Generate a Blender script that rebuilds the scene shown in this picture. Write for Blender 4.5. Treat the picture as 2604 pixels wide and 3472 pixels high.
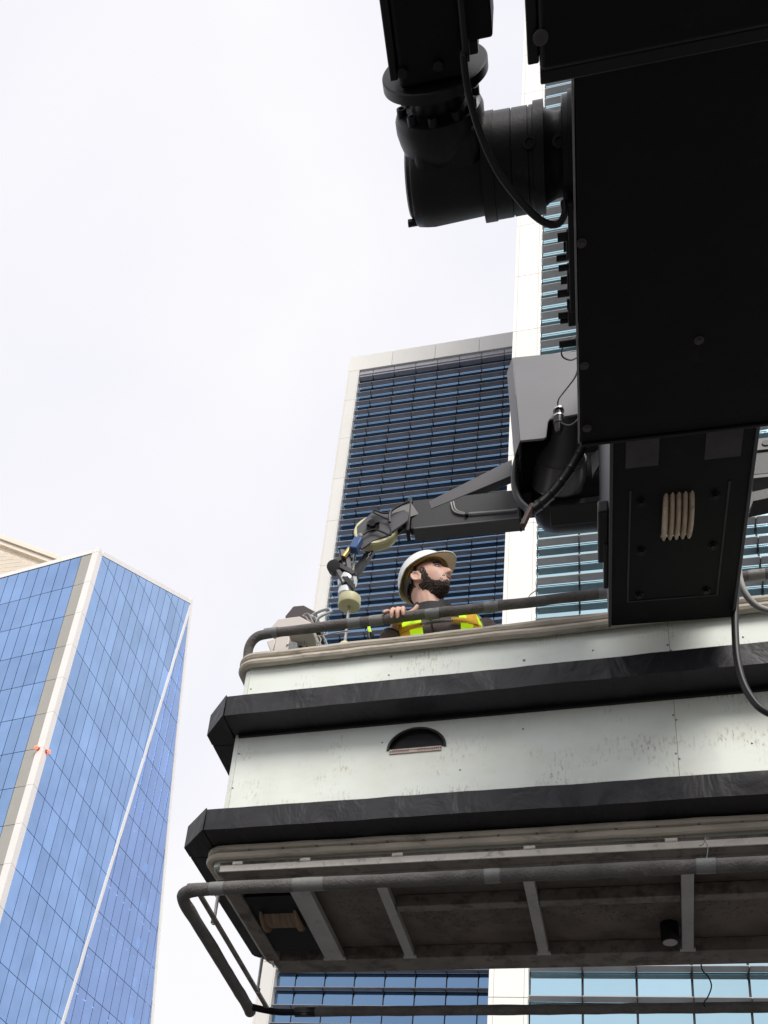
import bpy, bmesh, math, random
from mathutils import Vector, Matrix, noise
for o in list(bpy.data.objects): bpy.data.objects.remove(o, do_unlink=True)
random.seed(7)
SC = bpy.context.scene
COL = SC.collection
R = math.radians
# ------------------------------------------------------------------ camera
# axes of the street (X along the facades, Y away, Z up) seen from the camera (x right, y down, z forward)
RB = Matrix(((0.95165, 0.27361, 0.13965), (-0.02738, 0.52836, -0.84858), (-0.30596, 0.80373, 0.5103)))
RC = Matrix(((0.94517, 0.2998, 0.12949), (-0.05301, 0.53212, -0.84501), (-0.32224, 0.79181, 0.51884)))
FPX, CX, CY = 4003.187, 825.72, 2894.21            # focal length and principal point in photo pixels
EYE = Vector((0, 0, 1.65))
W, H = 2604, 3472
cd = bpy.data.cameras.new('camera'); cam = bpy.data.objects.new('camera', cd); COL.objects.link(cam)
cd.sensor_fit = 'VERTICAL'; cd.sensor_height = 34.72; cd.lens = FPX / 100
cd.shift_x = (W / 2 - CX) / H; cd.shift_y = (CY - H / 2) / H
cd.clip_start = .05; cd.clip_end = 3000
RBt = RB.transposed()
rx, up, bk = RBt @ Vector((1, 0, 0)), RBt @ Vector((0, -1, 0)), RBt @ Vector((0, 0, -1))
cam.matrix_world = Matrix(((rx.x, up.x, bk.x, EYE.x), (rx.y, up.y, bk.y, EYE.y), (rx.z, up.z, bk.z, EYE.z), (0, 0, 0, 1)))
SC.camera = cam
SC.render.resolution_x, SC.render.resolution_y = 768, 1024
# ------------------------------------------------------------------ sky, sun, exposure
SUN_EL, SUN_AZ = R(45), R(152)                      # high, behind the camera and a little to its right
wd = bpy.data.worlds.new('World'); SC.world = wd; wd.use_nodes = True
nt = wd.node_tree; nt.nodes.clear()
def N(t, k, **kw):
    n = t.nodes.new(k)
    for a, b in kw.items(): setattr(n, a, b)
    return n
wo = N(nt, 'ShaderNodeOutputWorld'); bg = N(nt, 'ShaderNodeBackground')
sky = N(nt, 'ShaderNodeTexSky', sky_type='NISHITA'); sky.sun_disc = False
sky.sun_elevation = SUN_EL; sky.sun_rotation = SUN_AZ; sky.dust_density = 3.0
tc = N(nt, 'ShaderNodeTexCoord'); nz = N(nt, 'ShaderNodeTexNoise'); nz.inputs['Scale'].default_value = 2.2; nz.inputs['Detail'].default_value = 4; nz.inputs['Distortion'].default_value = .6
rp = N(nt, 'ShaderNodeValToRGB'); rp.color_ramp.elements[0].position = .35; rp.color_ramp.elements[1].position = .65
rp.color_ramp.elements[0].color = (.875, .87, .95, 1); rp.color_ramp.elements[1].color = (.975, .965, .985, 1)
sc10 = N(nt, 'ShaderNodeVectorMath', operation='SCALE'); sc10.inputs['Scale'].default_value = 5.42
mx = N(nt, 'ShaderNodeMix', data_type='RGBA'); mx.inputs['Factor'].default_value = .06
nt.links.new(tc.outputs['Generated'], nz.inputs['Vector']); nt.links.new(nz.outputs['Fac'], rp.inputs['Fac'])
nt.links.new(rp.outputs['Color'], sc10.inputs[0]); nt.links.new(sc10.outputs['Vector'], mx.inputs['A']); nt.links.new(sky.outputs['Color'], mx.inputs['B'])
nt.links.new(mx.outputs['Result'], bg.inputs['Color']); bg.inputs['Strength'].default_value = .1
nt.links.new(bg.outputs['Background'], wo.inputs['Surface'])
sd = bpy.data.lights.new('sun', 'SUN'); sd.energy = 1.5; sd.angle = R(26); sd.color = (1, .96, .9)
so = bpy.data.objects.new('sun', sd); COL.objects.link(so)
sv = Vector((math.sin(SUN_AZ) * math.cos(SUN_EL), math.cos(SUN_AZ) * math.cos(SUN_EL), math.sin(SUN_EL)))
so.rotation_euler = sv.to_track_quat('Z', 'Y').to_euler(); so.location = (0, 0, 120)
vs = SC.view_settings; vs.view_transform = 'Standard'; vs.look = 'None'; vs.gamma = 1; vs.exposure = 0.95; vs.use_curve_mapping = False

# ------------------------------------------------------------------ frames of reference
class Frame:
    def __init__(s, Rm): s.R = Rm; s.Rt = Rm.transposed(); s.rel = RBt @ Rm
    def ray(s, u, v): return s.Rt @ Vector(((u - CX) / FPX, (v - CY) / FPX, 1))
    def on(s, u, v, ax, val):                       # where the photo ray meets the plane axis = val
        d = s.ray(u, v); return d * (val / d[ax])
    def proj(s, p):
        c = s.R @ Vector(p); return c.x / c.z * FPX + CX, c.y / c.z * FPX + CY
FB = Frame(RB)                                      # street / buildings
FC = Frame(RC)                                      # the cradle, hanging a touch out of true
FM = Frame(RC @ Matrix.Rotation(R(3.3), 3, 'Z'))    # the crane
K = W / 1659
def dX(F, x, y, v): return F.on(x * K, y * K, 0, v)
def dY(F, x, y, v): return F.on(x * K, y * K, 1, v)
def dZ(F, x, y, v): return F.on(x * K, y * K, 2, v)

# ------------------------------------------------------------------ materials
MATS = {}
def mat(name, col, rough=.5, metal=0., var=.12, vs_=4., bump=0., bs=60., spec=.4, rnd=0., stretch=None, emit=0, dirt=None, coat=0):
    m = bpy.data.materials.new(name); m.use_nodes = True; t = m.node_tree; b = t.nodes['Principled BSDF']
    b.inputs['Roughness'].default_value = rough; b.inputs['Metallic'].default_value = metal
    b.inputs['Specular IOR Level'].default_value = spec; b.inputs['Coat Weight'].default_value = coat
    tc = N(t, 'ShaderNodeTexCoord'); src = tc.outputs['Object']
    if stretch:
        mp = N(t, 'ShaderNodeMapping'); mp.inputs['Scale'].default_value = stretch; t.links.new(src, mp.inputs['Vector']); src = mp.outputs['Vector']
    n = N(t, 'ShaderNodeTexNoise'); n.inputs['Scale'].default_value = vs_; n.inputs['Detail'].default_value = 6; n.inputs['Roughness'].default_value = .6
    t.links.new(src, n.inputs['Vector'])
    mr = N(t, 'ShaderNodeMapRange'); mr.inputs['From Min'].default_value = .3; mr.inputs['From Max'].default_value = .7
    mr.inputs['To Min'].default_value = 1 - var; mr.inputs['To Max'].default_value = 1 + var
    t.links.new(n.outputs['Fac'], mr.inputs['Value'])
    fac = mr.outputs['Result']
    if rnd:
        oi = N(t, 'ShaderNodeObjectInfo'); r2 = N(t, 'ShaderNodeMapRange'); r2.inputs['To Min'].default_value = 1 - rnd; r2.inputs['To Max'].default_value = 1 + rnd
        t.links.new(oi.outputs['Random'], r2.inputs['Value']); mu = N(t, 'ShaderNodeMath', operation='MULTIPLY')
        t.links.new(fac, mu.inputs[0]); t.links.new(r2.outputs['Result'], mu.inputs[1]); fac = mu.outputs['Value']
    vm = N(t, 'ShaderNodeVectorMath', operation='SCALE'); vm.inputs[0].default_value = col[:3]; t.links.new(fac, vm.inputs['Scale'])
    out = vm.outputs['Vector']
    if dirt:
        dcol, dscale, dthr, damt = dirt
        n2 = N(t, 'ShaderNodeTexNoise'); n2.inputs['Scale'].default_value = dscale; n2.inputs['Detail'].default_value = 8; n2.inputs['Roughness'].default_value = .7
        t.links.new(src, n2.inputs['Vector']); r3 = N(t, 'ShaderNodeMapRange'); r3.inputs['From Min'].default_value = dthr; r3.inputs['From Max'].default_value = dthr + .12; r3.inputs['To Max'].default_value = damt
        t.links.new(n2.outputs['Fac'], r3.inputs['Value'])
        mi = N(t, 'ShaderNodeMix', data_type='RGBA'); t.links.new(r3.outputs['Result'], mi.inputs['Factor']); t.links.new(out, mi.inputs['A']); mi.inputs['B'].default_value = (*dcol, 1); out = mi.outputs['Result']
    t.links.new(out, b.inputs['Base Color'])
    if bump:
        n3 = N(t, 'ShaderNodeTexNoise'); n3.inputs['Scale'].default_value = bs; n3.inputs['Detail'].default_value = 4; t.links.new(src, n3.inputs['Vector'])
        bp = N(t, 'ShaderNodeBump'); bp.inputs['Strength'].default_value = bump; bp.inputs['Distance'].default_value = .01
        t.links.new(n3.outputs['Fac'], bp.inputs['Height']); t.links.new(bp.outputs['Normal'], b.inputs['Normal'])
    if emit:
        t.links.new(out, b.inputs['Emission Color']); b.inputs['Emission Strength'].default_value = emit
    MATS[name] = m; return m
mat('panel_cream', (.90, .88, .83), .45, var=.03, vs_=.4, rnd=.03)
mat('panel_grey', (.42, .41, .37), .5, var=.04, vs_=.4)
mat('tower_frame', (.90, .87, .83), .45, var=.03, vs_=.3)
mat('joint_dark', (.035, .04, .055), .6)
mat('blade', (.42, .42, .46), .5, var=.1, vs_=1.5, rnd=.06)
mat('blade_warm', (.42, .40, .405), .5, var=.1, vs_=1.5, rnd=.05)
mat('bracket', (.02, .02, .024), .6)
def glass(name, col, var=.06, rough=.035, through=0.):
    m = mat(name, col, rough, 1., var=var, vs_=.25, bump=.0, rnd=var)
    t = m.node_tree; b = t.nodes['Principled BSDF']
    tc = N(t, 'ShaderNodeTexCoord'); n = N(t, 'ShaderNodeTexNoise'); n.inputs['Scale'].default_value = .6; n.inputs['Detail'].default_value = 1
    t.links.new(tc.outputs['Object'], n.inputs['Vector']); bp = N(t, 'ShaderNodeBump'); bp.inputs['Strength'].default_value = .25; bp.inputs['Distance'].default_value = .02
    t.links.new(n.outputs['Fac'], bp.inputs['Height']); t.links.new(bp.outputs['Normal'], b.inputs['Normal'])
    if through:
        tr = N(t, 'ShaderNodeBsdfTransparent'); tr.inputs['Color'].default_value = (.75, .88, 1, 1); ms = N(t, 'ShaderNodeMixShader'); ms.inputs['Fac'].default_value = through
        o = [x for x in t.nodes if x.type == 'OUTPUT_MATERIAL'][0]
        t.links.new(b.outputs['BSDF'], ms.inputs[1]); t.links.new(tr.outputs['BSDF'], ms.inputs[2]); t.links.new(ms.outputs['Shader'], o.inputs['Surface'])
    return m
glass('glass_tower', (.30, .46, .74), var=.10); glass('glass_facet', (.34, .49, .80), through=.16)
glass('glass_blue', (.165, .275, .42)); glass('glass_teal', (.45, .66, .74))
mat('interior', (.14, .24, .42), .8)
mat('ceiling_light', (1, .97, .9), .5, emit=1.8)
mat('blind_glow', (.35, .8, .82), .7, emit=.7)  # emission stands in for room light on the blinds
mat('lamp_red', (1, .13, .06), .4, emit=1.3)
mat('lamp_base', (.12, .03, .02), .5)
mat('cream_screen', (.86, .77, .64), .6, var=.05, vs_=.3)
mat('ground_stone', (.085, .083, .081), .85, var=.2, vs_=.8, bump=.3, bs=30)
mat('black_paint', (.006, .0056, .0062), .5, var=.25, vs_=6, bump=.06, bs=90, spec=.22, dirt=((.02, .016, .015), 9, .60, .6))
mat('drum_gloss', (.10, .10, .11), .24, var=.1, vs_=5)
mat('black_satin', (.012, .012, .0135), .38, var=.2, vs_=5, bump=.05, bs=120, spec=.3, dirt=((.03, .027, .026), 12, .6, .6))
mat('grey_paint', (.185, .185, .195), .45, var=.05, vs_=3, bump=.05, bs=200)
mat('arm_paint', (.015, .0147, .016), .45, var=.12, vs_=6, bump=.08, bs=140)
mat('brace_and_lit_edge', (.08, .079, .086), .45, var=.08, vs_=8)
mat('steel_edge', (.26, .25, .25), .4, .4, var=.2, vs_=20)
mat('patch_grey', (.07, .062, .062), .7, var=.2, vs_=15)
mat('nylon', (.62, .58, .36), .45, var=.08, vs_=20, dirt=((.3, .26, .15), 30, .62, .5))
mat('nylon_worn', (.62, .5, .38), .6, var=.2, vs_=25, dirt=((.25, .18, .12), 40, .55, .6))
mat('porcelain', (.72, .74, .76), .3, var=.05)
mat('cable_black', (.011, .011, .012), .45, var=.1)
mat('cable_grey', (.33, .32, .31), .5, var=.1, vs_=20)
mat('wire_rope', (.32, .32, .30), .4, .6, var=.25, vs_=90)
mat('blue_valve', (.05, .11, .26), .35, var=.1)
mat('brass', (.55, .42, .18), .35, .8)
mat('chrome', (.55, .55, .56), .25, .9)
mat('brown_rubber', (.075, .045, .04), .5)
mat('aluminium', (.5, .49, .47), .42, .5, var=.1, vs_=6, dirt=((.2, .18, .15), 14, .58, .5))
mat('strip_alloy', (.82, .77, .68), .45, .15, var=.12, vs_=10, dirt=((.3, .26, .2), 25, .55, .6))
mat('frame_steel', (.21, .19, .17), .5, .2, var=.25, vs_=8, dirt=((.07, .055, .045), 12, .5, .7))
mat('floor_under', (.16, .132, .115), .55, var=.3, vs_=5, bump=.5, bs=25, dirt=((.05, .04, .035), 4, .5, .6))
mat('rub_strip', (.48, .43, .355), .65, var=.2, vs_=14, bump=.25, bs=70, stretch=(.35, 1, 1), dirt=((.16, .14, .11), 18, .55, .6))
mat('foam', (.135, .125, .12), .85, var=.22, vs_=12, bump=.6, bs=110, dirt=((.24, .225, .21), 16, .58, .6))
mat('tape', (.19, .195, .195), .4, var=.15, vs_=25, bump=.3, bs=60)
mat('tape_pale', (.21, .21, .20), .4, var=.12, vs_=25, bump=.2, bs=60)
mat('rivet', (.30, .30, .30), .35, .7)
mat('label_strip', (.60, .48, .42), .5, var=.12, vs_=60)
mat('label_dark', (.16, .11, .1), .6)
mat('flap', (.012, .012, .014), .4, bump=.5, bs=12)
mat('reel', (.22, .15, .10), .7, var=.35, vs_=12, stretch=(6, 1, 1))
mat('beige_box', (.62, .56, .52), .5, var=.05, vs_=5)
mat('box_shell', (.07, .055, .055), .5)
mat('lens_grey', (.42, .40, .38), .4)
# rubber wrap with creases
def rubber():
    m = mat('rubber', (.022, .021, .025), .5, spec=.34, var=.15, vs_=3, dirt=((.034, .031, .034), 5, .58, .5)); t = m.node_tree; b = t.nodes['Principled BSDF']
    tc = N(t, 'ShaderNodeTexCoord'); mp = N(t, 'ShaderNodeMapping'); mp.inputs['Rotation'].default_value = (0, R(-28), 0); mp.inputs['Scale'].default_value = (6, 2, 4)
    n = N(t, 'ShaderNodeTexNoise'); n.inputs['Scale'].default_value = 1.0; n.inputs['Detail'].default_value = 3; n.inputs['Distortion'].default_value = .8
    n2 = N(t, 'ShaderNodeTexNoise'); n2.inputs['Scale'].default_value = 120
    t.links.new(tc.outputs['Object'], mp.inputs['Vector']); t.links.new(mp.outputs['Vector'], n.inputs['Vector']); t.links.new(tc.outputs['Object'], n2.inputs['Vector'])
    b1 = N(t, 'ShaderNodeBump'); b1.inputs['Strength'].default_value = .55; b1.inputs['Distance'].default_value = .04
    b2 = N(t, 'ShaderNodeBump'); b2.inputs['Strength'].default_value = .25; b2.inputs['Distance'].default_value = .003
    t.links.new(n.outputs['Fac'], b1.inputs['Height']); t.links.new(n2.outputs['Fac'], b2.inputs['Height']); t.links.new(b1.outputs['Normal'], b2.inputs['Normal']); t.links.new(b2.outputs['Normal'], b.inputs['Normal'])
rubber()
# scratched, rust-streaked white sheet
def sheet():
    m = mat('sheet_white', (.84, .89, .82), .42, var=.04, vs_=1.2); t = m.node_tree; b = t.nodes['Principled BSDF']
    base = b.inputs['Base Color'].links[0].from_socket
    tc = N(t, 'ShaderNodeTexCoord')
    def ns(scale, sc, det=6, rough=.65):
        mp = N(t, 'ShaderNodeMapping'); mp.inputs['Scale'].default_value = sc; n = N(t, 'ShaderNodeTexNoise'); n.inputs['Scale'].default_value = scale; n.inputs['Detail'].default_value = det; n.inputs['Roughness'].default_value = rough
        t.links.new(tc.outputs['Object'], mp.inputs['Vector']); t.links.new(mp.outputs['Vector'], n.inputs['Vector']); return n.outputs['Fac']
    def rng(s, a, c, hi=1.):
        r = N(t, 'ShaderNodeMapRange'); r.inputs['From Min'].default_value = a; r.inputs['From Max'].default_value = c; r.inputs['To Max'].default_value = hi; t.links.new(s, r.inputs['Value']); return r.outputs['Result']
    def mul(a, c):
        q = N(t, 'ShaderNodeMath', operation='MULTIPLY'); t.links.new(a, q.inputs[0]); t.links.new(c, q.inputs[1]); return q.outputs['Value']
    def mix(f, a, col):
        q = N(t, 'ShaderNodeMix', data_type='RGBA'); t.links.new(f, q.inputs['Factor']); t.links.new(a, q.inputs['A']); q.inputs['B'].default_value = (*col, 1); return q.outputs['Result']
    streak = rng(ns(1, (90, 10, 24)), .50, .62); patch = rng(ns(1, (2.6, 1, 5.5), 3), .50, .64)
    o = mix(mul(mul(streak, patch), rng(ns(1, (160, 10, 60)), .35, .6)), base, (.38, .29, .20))
    wash = rng(ns(1, (3.1, 1, 4.0), 4), .45, .75, .28); o = mix(wash, o, (.55, .50, .36))
    fine = rng(ns(1, (40, 10, 9), 8, .75), .62, .68, .35); o = mix(fine, o, (.30, .29, .25))
    t.links.new(o, b.inputs['Base Color'])
sheet()
mat('skin', (.70, .43, .33), .5, var=.08, vs_=18, bump=.08, bs=250)
mat('hair', (.042, .027, .021), .7, var=.5, vs_=90, bump=.9, bs=190)
mat('eye_white', (.38, .34, .32), .3); mat('eye_dark', (.02, .012, .01), .15)
mat('lip', (.42, .20, .17), .45)
mat('helmet_white', (.83, .83, .80), .3, var=.03, coat=.3)
mat('helmet_inside', (.9, .78, .55), .6)
mat('headband', (.85, .56, .16), .6, var=.15, vs_=40)
mat('jacket', (.10, .076, .069), .8, var=.25, vs_=20, bump=.5, bs=35)
mat('collar', (.016, .016, .018), .7, bump=.3, bs=60)
mat('hi_vis', (.60, .98, .02), .6, var=.06, vs_=30, emit=.18)  # cloth given a faint glow to brighten it like fluorescent dye
mat('reflective', (.36, .37, .37), .35, .3, var=.1, vs_=40)
mat('webbing', (.92, .52, .03), .65, var=.12, vs_=90, bump=.3, bs=250)
mat('trousers', (.03, .033, .045), .85, bump=.4, bs=40); mat('boot', (.025, .02, .018), .6)

# ------------------------------------------------------------------ mesh helper
class MB:
    def __init__(s): s.v = []; s.f = []
    def add(s, vs_, fs):
        o = len(s.v); s.v += [Vector(p) for p in vs_]; s.f += [tuple(i + o for i in q) for q in fs]; return s
    def box(s, x0, x1, y0, y1, z0, z1):
        return s.add([(x, y, z) for x in (x0, x1) for y in (y0, y1) for z in (z0, z1)], [(0, 1, 3, 2), (4, 6, 7, 5), (0, 4, 5, 1), (2, 3, 7, 6), (0, 2, 6, 4), (1, 5, 7, 3)])
    def hexa(s, a, b):                              # two quads, corners in the same order
        return s.add(list(a) + list(b), [(0, 1, 2, 3), (7, 6, 5, 4), (0, 4, 5, 1), (1, 5, 6, 2), (2, 6, 7, 3), (3, 7, 4, 0)])
    def prism(s, poly, vec):
        n = len(poly); vec = Vector(vec); P = [Vector(p) for p in poly]
        return s.add(P + [p + vec for p in P], [tuple(range(n)), tuple(range(2 * n - 1, n - 1, -1))] + [(i, i + n, (i + 1) % n + n, (i + 1) % n) for i in range(n)])
    def bar(s, a, b, w, h, up=(0, 0, 1)):           # square bar from a to b
        a, b = Vector(a), Vector(b); d = (b - a).normalized(); x = d.cross(Vector(up)).normalized(); y = x.cross(d)
        q = [x * (w / 2) * i + y * (h / 2) * j for i, j in ((-1, -1), (1, -1), (1, 1), (-1, 1))]
        return s.hexa([a + k for k in q], [b + k for k in q])
    def rings(s, rr, cap=True):
        o = len(s.v); n = len(rr[0])
        for r in rr: s.v += [Vector(p) for p in r]
        for i in range(len(rr) - 1):
            for j in range(n):
                k = (j + 1) % n; s.f.append((o + i * n + j, o + i * n + k, o + (i + 1) * n + k, o + (i + 1) * n + j))
        if cap: s.f.append(tuple(o + j for j in reversed(range(n)))); s.f.append(tuple(o + (len(rr) - 1) * n + j for j in range(n)))
        return s
    def lathe(s, p, axis, prof, n=32, cap=True):    # prof: (distance along axis, radius)
        p = Vector(p); d = Vector(axis).normalized(); x = d.orthogonal().normalized(); y = d.cross(x)
        return s.rings([[p + d * t + (x * math.cos(a) + y * math.sin(a)) * r for a in [2 * math.pi * j / n for j in range(n)]] for t, r in prof], cap)
    def cyl(s, a, b, r, r2=None, n=24):
        a, b = Vector(a), Vector(b); return s.lathe(a, b - a, [(0, r), ((b - a).length, r if r2 is None else r2)], n)
    def tube(s, path, r, n=12, cap=True):
        P = [Vector(p) for p in path]; rr = []; x = None
        for i, p in enumerate(P):
            d = ((P[i + 1] if i + 1 < len(P) else p) - (P[i - 1] if i else p)).normalized()
            x = (d.orthogonal() if x is None else (x - d * x.dot(d))).normalized(); y = d.cross(x)
            q = r[i] if isinstance(r, (list, tuple)) else r
            rr.append([p + (x * math.cos(a) + y * math.sin(a)) * q for a in [2 * math.pi * j / n for j in range(n)]])
        return s.rings(rr, cap)
    def ball(s, c, r, n=16, m=10, rot=None):
        c = Vector(c); r = (r, r, r) if isinstance(r, (int, float)) else r; rr = []
        for i in range(m + 1):
            t = math.pi * (i + .02) / (m + .04)
            q = [Vector((r[0] * math.sin(t) * math.cos(a), r[1] * math.sin(t) * math.sin(a), r[2] * math.cos(t))) for a in [2 * math.pi * j / n for j in range(n)]]
            rr.append([c + (rot @ k if rot else k) for k in q])
        return s.rings(rr[::-1])
    def mesh(s, name, base=(0, 0, 0)):
        me = bpy.data.meshes.new(name); b = Vector(base); me.from_pydata([tuple(p - b) for p in s.v], [], s.f)
        bm = bmesh.new(); bm.from_mesh(me); bmesh.ops.recalc_face_normals(bm, faces=bm.faces)
        for f_ in bm.faces: f_.smooth = True
        for e in bm.edges:
            if len(e.link_faces) != 2 or e.calc_face_angle(0) > .62: e.smooth = False
        bm.to_mesh(me); bm.free(); return me
BASE = {}
def thing(name, label, cat, F=FB, base=(0, 0, 0), group=None):
    o = bpy.data.objects.new(name, None); COL.objects.link(o); o.empty_display_size = .2
    o.matrix_world = Matrix.Translation(EYE + F.rel @ Vector(base)) @ F.rel.to_4x4()
    BASE[o] = Vector(base); tag(o, label, cat, group); return o
def tag(o, label, cat, group=None):
    o['label'] = label; o['category'] = cat
    if group: o['group'] = group
    return o
def part(name, mb, m, parent, bevel=0, label=None, kind=None, base=None):
    b = BASE[parent] if base is None else base
    o = bpy.data.objects.new(name, mb.mesh(name, b) if isinstance(mb, MB) else mb); COL.objects.link(o); o.parent = parent
    o.data.materials.append(MATS[m]); BASE[o] = b
    if bevel:
        k = o.modifiers.new('bevel', 'BEVEL'); k.width = bevel; k.segments = 2; k.limit_method = 'ANGLE'; k.angle_limit = R(40)
    if label: o['label'] = label
    if kind: o['kind'] = kind
    return o
def solo(name, mb, m, label, cat, F, base=(0, 0, 0), bevel=0, group=None):    # a thing that is one mesh
    o = bpy.data.objects.new(name, mb.mesh(name, base)); COL.objects.link(o); o.data.materials.append(MATS[m])
    o.matrix_world = Matrix.Translation(EYE + F.rel @ Vector(base)) @ F.rel.to_4x4()
    if bevel:
        k = o.modifiers.new('bevel', 'BEVEL'); k.width = bevel; k.segments = 2; k.limit_method = 'ANGLE'
    return tag(o, label, cat, group)
def smooth_path(P, n=8):                            # Catmull-Rom
    P = [Vector(p) for p in P]; Q = [P[0] * 2 - P[1]] + P + [P[-1] * 2 - P[-2]]; out = []
    for i in range(1, len(Q) - 2):
        a, b, c, d = Q[i - 1:i + 3]
        for j in range(n):
            t = j / n; out.append(.5 * ((2 * b) + (c - a) * t + (2 * a - 5 * b + 4 * c - d) * t * t + (3 * b - a - 3 * c + d) * t ** 3))
    return out + [P[-1]]
GZ = -EYE.z                                         # ground level in frames whose origin is the eye

# ------------------------------------------------------------------ ground
g = MB(); g.add([(-900, -900, GZ), (900, -900, GZ), (900, 900, GZ), (-900, 900, GZ)], [(0, 1, 2, 3)])
go = bpy.data.objects.new('ground', g.mesh('ground')); COL.objects.link(go); go.location = EYE; go.data.materials.append(MATS['ground_stone']); go['kind'] = 'structure'

# ------------------------------------------------------------------ clipping for facade panes
def clip(poly, a, b, c):                            # keep a*s + b*z <= c
    out = []
    for i, p in enumerate(poly):
        q = poly[(i + 1) % len(poly)]; dp = a * p[0] + b * p[1] - c; dq = a * q[0] + b * q[1] - c
        if dp <= 0: out.append(p)
        if dp * dq < 0: t = dp / (dp - dq); out.append((p[0] + (q[0] - p[0]) * t, p[1] + (q[1] - p[1]) * t))
    return out
def inset_ok(poly): 
    a = 0
    for i, p in enumerate(poly): q = poly[(i + 1) % len(poly)]; a += p[0] * q[1] - q[0] * p[1]
    return len(poly) > 2 and abs(a) > .08

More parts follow.
